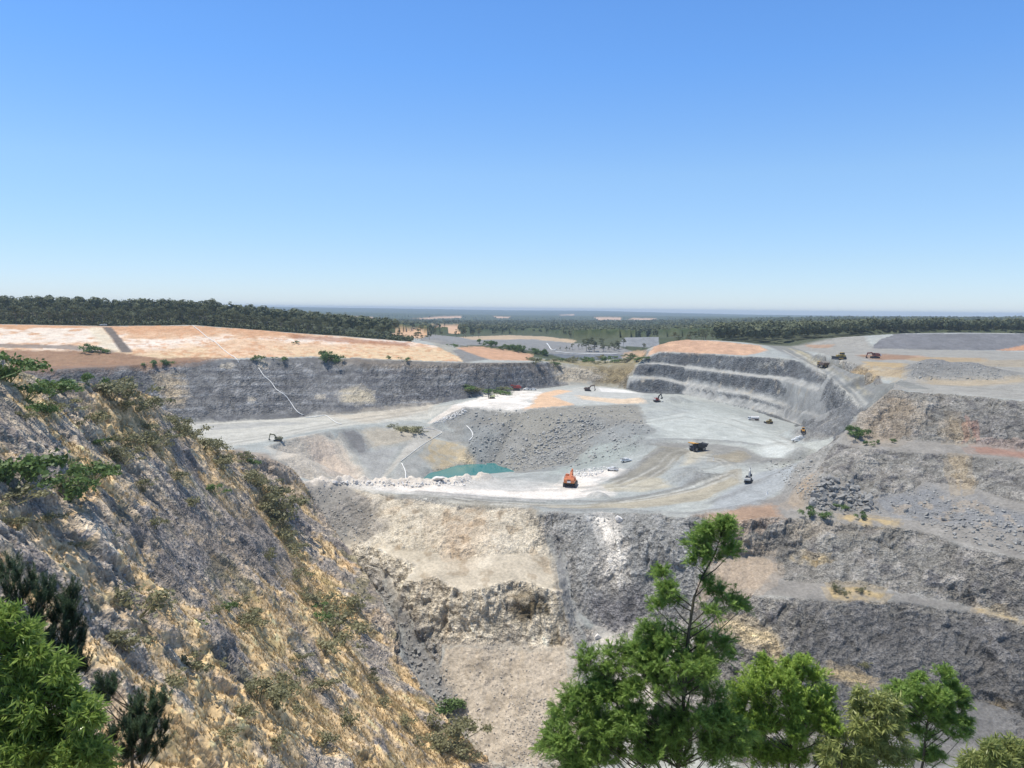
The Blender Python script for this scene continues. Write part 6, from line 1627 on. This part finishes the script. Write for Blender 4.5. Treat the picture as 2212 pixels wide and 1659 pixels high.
for i in range(60):
    X, Y = pt_in([(1905, 1085), (2040, 1110), (2212, 1140), (2212, 1200), (2090, 1170), (1990, 1130)])
    boulder(X, Y, random.uniform(0.45, 1.3), BM, 'loose grey boulder scattered over the talus at the right edge', 'boulders on the right-hand talus')
for i in range(40):
    X, Y = pt_in([(872, 1400), (905, 1390), (955, 1470), (990, 1540), (940, 1530), (890, 1470)])
    boulder(X, Y, random.uniform(0.5, 1.2), BM, 'pale grey boulder in the scree chute left of the beige talus', 'boulders in the left scree chute')
for i in range(20):
    X = random.uniform(700, 1010); Y = 1045 - (X - 880) ** 2 * 0.00004 + random.uniform(-3, 5)
    boulder(X, Y, random.uniform(0.6, 1.4), BW, 'white boulder in the pale rubble ridge in front of the pond', 'white boulders in front of the pond')
boulder(947, 1037, 3.2, BW, 'largest white boulder, standing before the water of the pond', None)
boulder(1338, 1122, 2.3, BW, 'large pale boulder at the lip of the pit floor above the grey gully', None)
boulder(1290, 1377, 1.6, BW, 'pale slab lying alone low in the dark gully', None)

def rubble(name, n, polys, smin, smax, mat, label, seed):
    r = np.random.default_rng(seed)
    tm = [rock_verts(r, 1) for k in range(5)]
    VV, FF, off_ = [], [], 0
    for i in range(n):
        X, Y = pt_in(polys[i % len(polys)])
        p = ghit(X, Y)
        V, Fq = tm[i % 5]
        s = 1.5 * smin * (smax / smin) ** (r.random() ** 2.2)
        a = r.random() * 6.28; ca, sa = math.cos(a), math.sin(a)
        W_ = V * s * r.uniform(0.7, 1.2, 3) @ np.array(((ca, sa, 0), (-sa, ca, 0), (0, 0, 1)))
        VV.append(W_ + p + (0, 0, 0.15 * s)); FF.append(np.array(Fq) + off_); off_ += len(V)
    o = quickmesh(name, np.concatenate(VV), np.concatenate(FF), mat)
    return tag(o, label, 'rubble', None, 'stuff')
M_RUBG = rockmat('grey rubble', (0.36, 0.355, 0.33), 0.3)
M_RUBB = rockmat('beige rubble', (0.46, 0.42, 0.37), 0.3)
M_RUBW = rockmat('white rubble', (0.70, 0.68, 0.64), 0.15)
rubble('rubble', 2600, [[(1010, 884), (1130, 887), (1240, 880), (1380, 876), (1405, 930), (1370, 975), (1250, 1010), (1120, 1018), (1075, 1003), (1030, 1000), (1010, 960)],
                        [(1180, 930), (1260, 890), (1310, 920), (1230, 1000), (1110, 1015), (1080, 1000)]], 0.35, 1.5, M_RUBG, 'grey rubble over the bank between the pad and the pond', 61)
rubble('rubble', 1900, [[(1905, 1080), (2000, 1050), (2212, 1110), (2212, 1200), (2080, 1170), (1980, 1130)], [(1750, 1100), (1770, 1050), (1840, 1045), (1910, 1110)], [(1640, 1000), (1740, 985), (1800, 1040), (1750, 1090)],
                        [(1970, 785), (2160, 785), (2170, 822), (1965, 822)]], 0.25, 0.9, M_RUBG, 'grey rubble on the benches and heaps of the right-hand side', 62)
rubble('rubble', 2200, [[(1050, 1390), (1225, 1402), (1262, 1655), (1070, 1655), (1000, 1575), (960, 1470)], [(1100, 1500), (1250, 1520), (1262, 1655), (1080, 1655)]], 0.16, 0.55, M_RUBB, 'beige stones over the big talus at the bottom of the pit', 63)
rubble('rubble', 1300, [[(780, 1215), (860, 1290), (905, 1345), (955, 1420), (1020, 1560), (1000, 1600), (935, 1510), (880, 1430), (850, 1340)], [(1220, 1190), (1240, 1260), (1264, 1390), (1310, 1510), (1290, 1640), (1245, 1480), (1228, 1350)],
                        [(650, 1048), (752, 1056), (825, 1135), (780, 1180), (720, 1150)], [(1180, 1112), (1490, 1122), (1520, 1180), (1230, 1190)]], 0.2, 0.8, M_RUBG, 'grey stones in the gullies of the front cliff', 64)
rubble('rubble', 700, [[(680, 1038), (760, 1040), (920, 1042), (1010, 1034), (1020, 1046), (900, 1052), (760, 1050)], [(1230, 1020), (1300, 1008), (1330, 1014), (1260, 1034)], [(930, 915), (1003, 884), (1010, 890), (960, 912)]], 0.3, 1.1, M_RUBW, 'white rubble along the ridge in front of the pond and the white dust', 65)

# dry grass and loose stones of the left hillside
r = np.random.default_rng(77)
gv = np.nonzero((GR > 0.35) & (PY > 80) & (PY < 400))[0]
wgt = GR[gv] * np.minimum(spc[gv], 3.0) * PY[gv]
pick = gv[r.choice(len(gv), 15000, p=wgt / wgt.sum())]
ll, TT2 = [], []
for p in NEW[pick].astype(float):
    h = r.uniform(0.35, 0.95); t0 = r.random()
    for k in range(4):
        a = r.random() * 6.28
        b = p + np.array((math.cos(a), math.sin(a), 0)) * 0.25 * r.random()
        d = np.array((r.normal() * 0.35, r.normal() * 0.35, 1.0)) * h
        n = np.array((-math.sin(a), math.cos(a), 0)) * 0.10
        ll.append((b - n, b + n, b + d * 0.7 + n * 0.8, b + d)); TT2.append(np.clip(t0 + 0.2 * r.normal(), 0, 1))
M_STRAW = leafmat('dry grass', (0.36, 0.27, 0.14), (0.58, 0.47, 0.28), 0.3, 0.8)
V = np.array(ll, np.float32).reshape(-1, 3)
dg = quickmesh('dry_grass', V, np.arange(len(V)).reshape(-1, 4), M_STRAW, np.repeat(np.array(TT2, np.float32), 4))
tag(dg, 'dry straw grass over the ledges of the left hillside', 'grass', None, 'stuff')
hv_ = np.nonzero((HILL > 0.5) & (GR < 0.3) & (PY > 80) & (PY < 400))[0]
wgt = np.minimum(spc[hv_], 3.0) * PY[hv_]
pick = hv_[r.choice(len(hv_), 3000, p=wgt / wgt.sum())]
tm = [rock_verts(r, 1) for k in range(6)]
VV, FF, o_ = [], [], 0
for i, p in enumerate(NEW[pick].astype(float)):
    V, Fq = tm[i % 6]
    s = 0.28 * 4.5 ** (r.random() ** 2.0)
    a = r.random() * 6.28; ca, sa = math.cos(a), math.sin(a)
    VV.append(V * s * r.uniform(0.6, 1.3, 3) @ np.array(((ca, sa, 0), (-sa, ca, 0), (0, 0, 1))) + p); FF.append(np.array(Fq) + o_); o_ += len(V)
ho = quickmesh('rubble', np.concatenate(VV), np.concatenate(FF), rockmat('hillside stone', (0.27, 0.255, 0.245), 0.35))
tag(ho, 'grey stones lying among the beds of the left hillside', 'rubble', None, 'stuff')
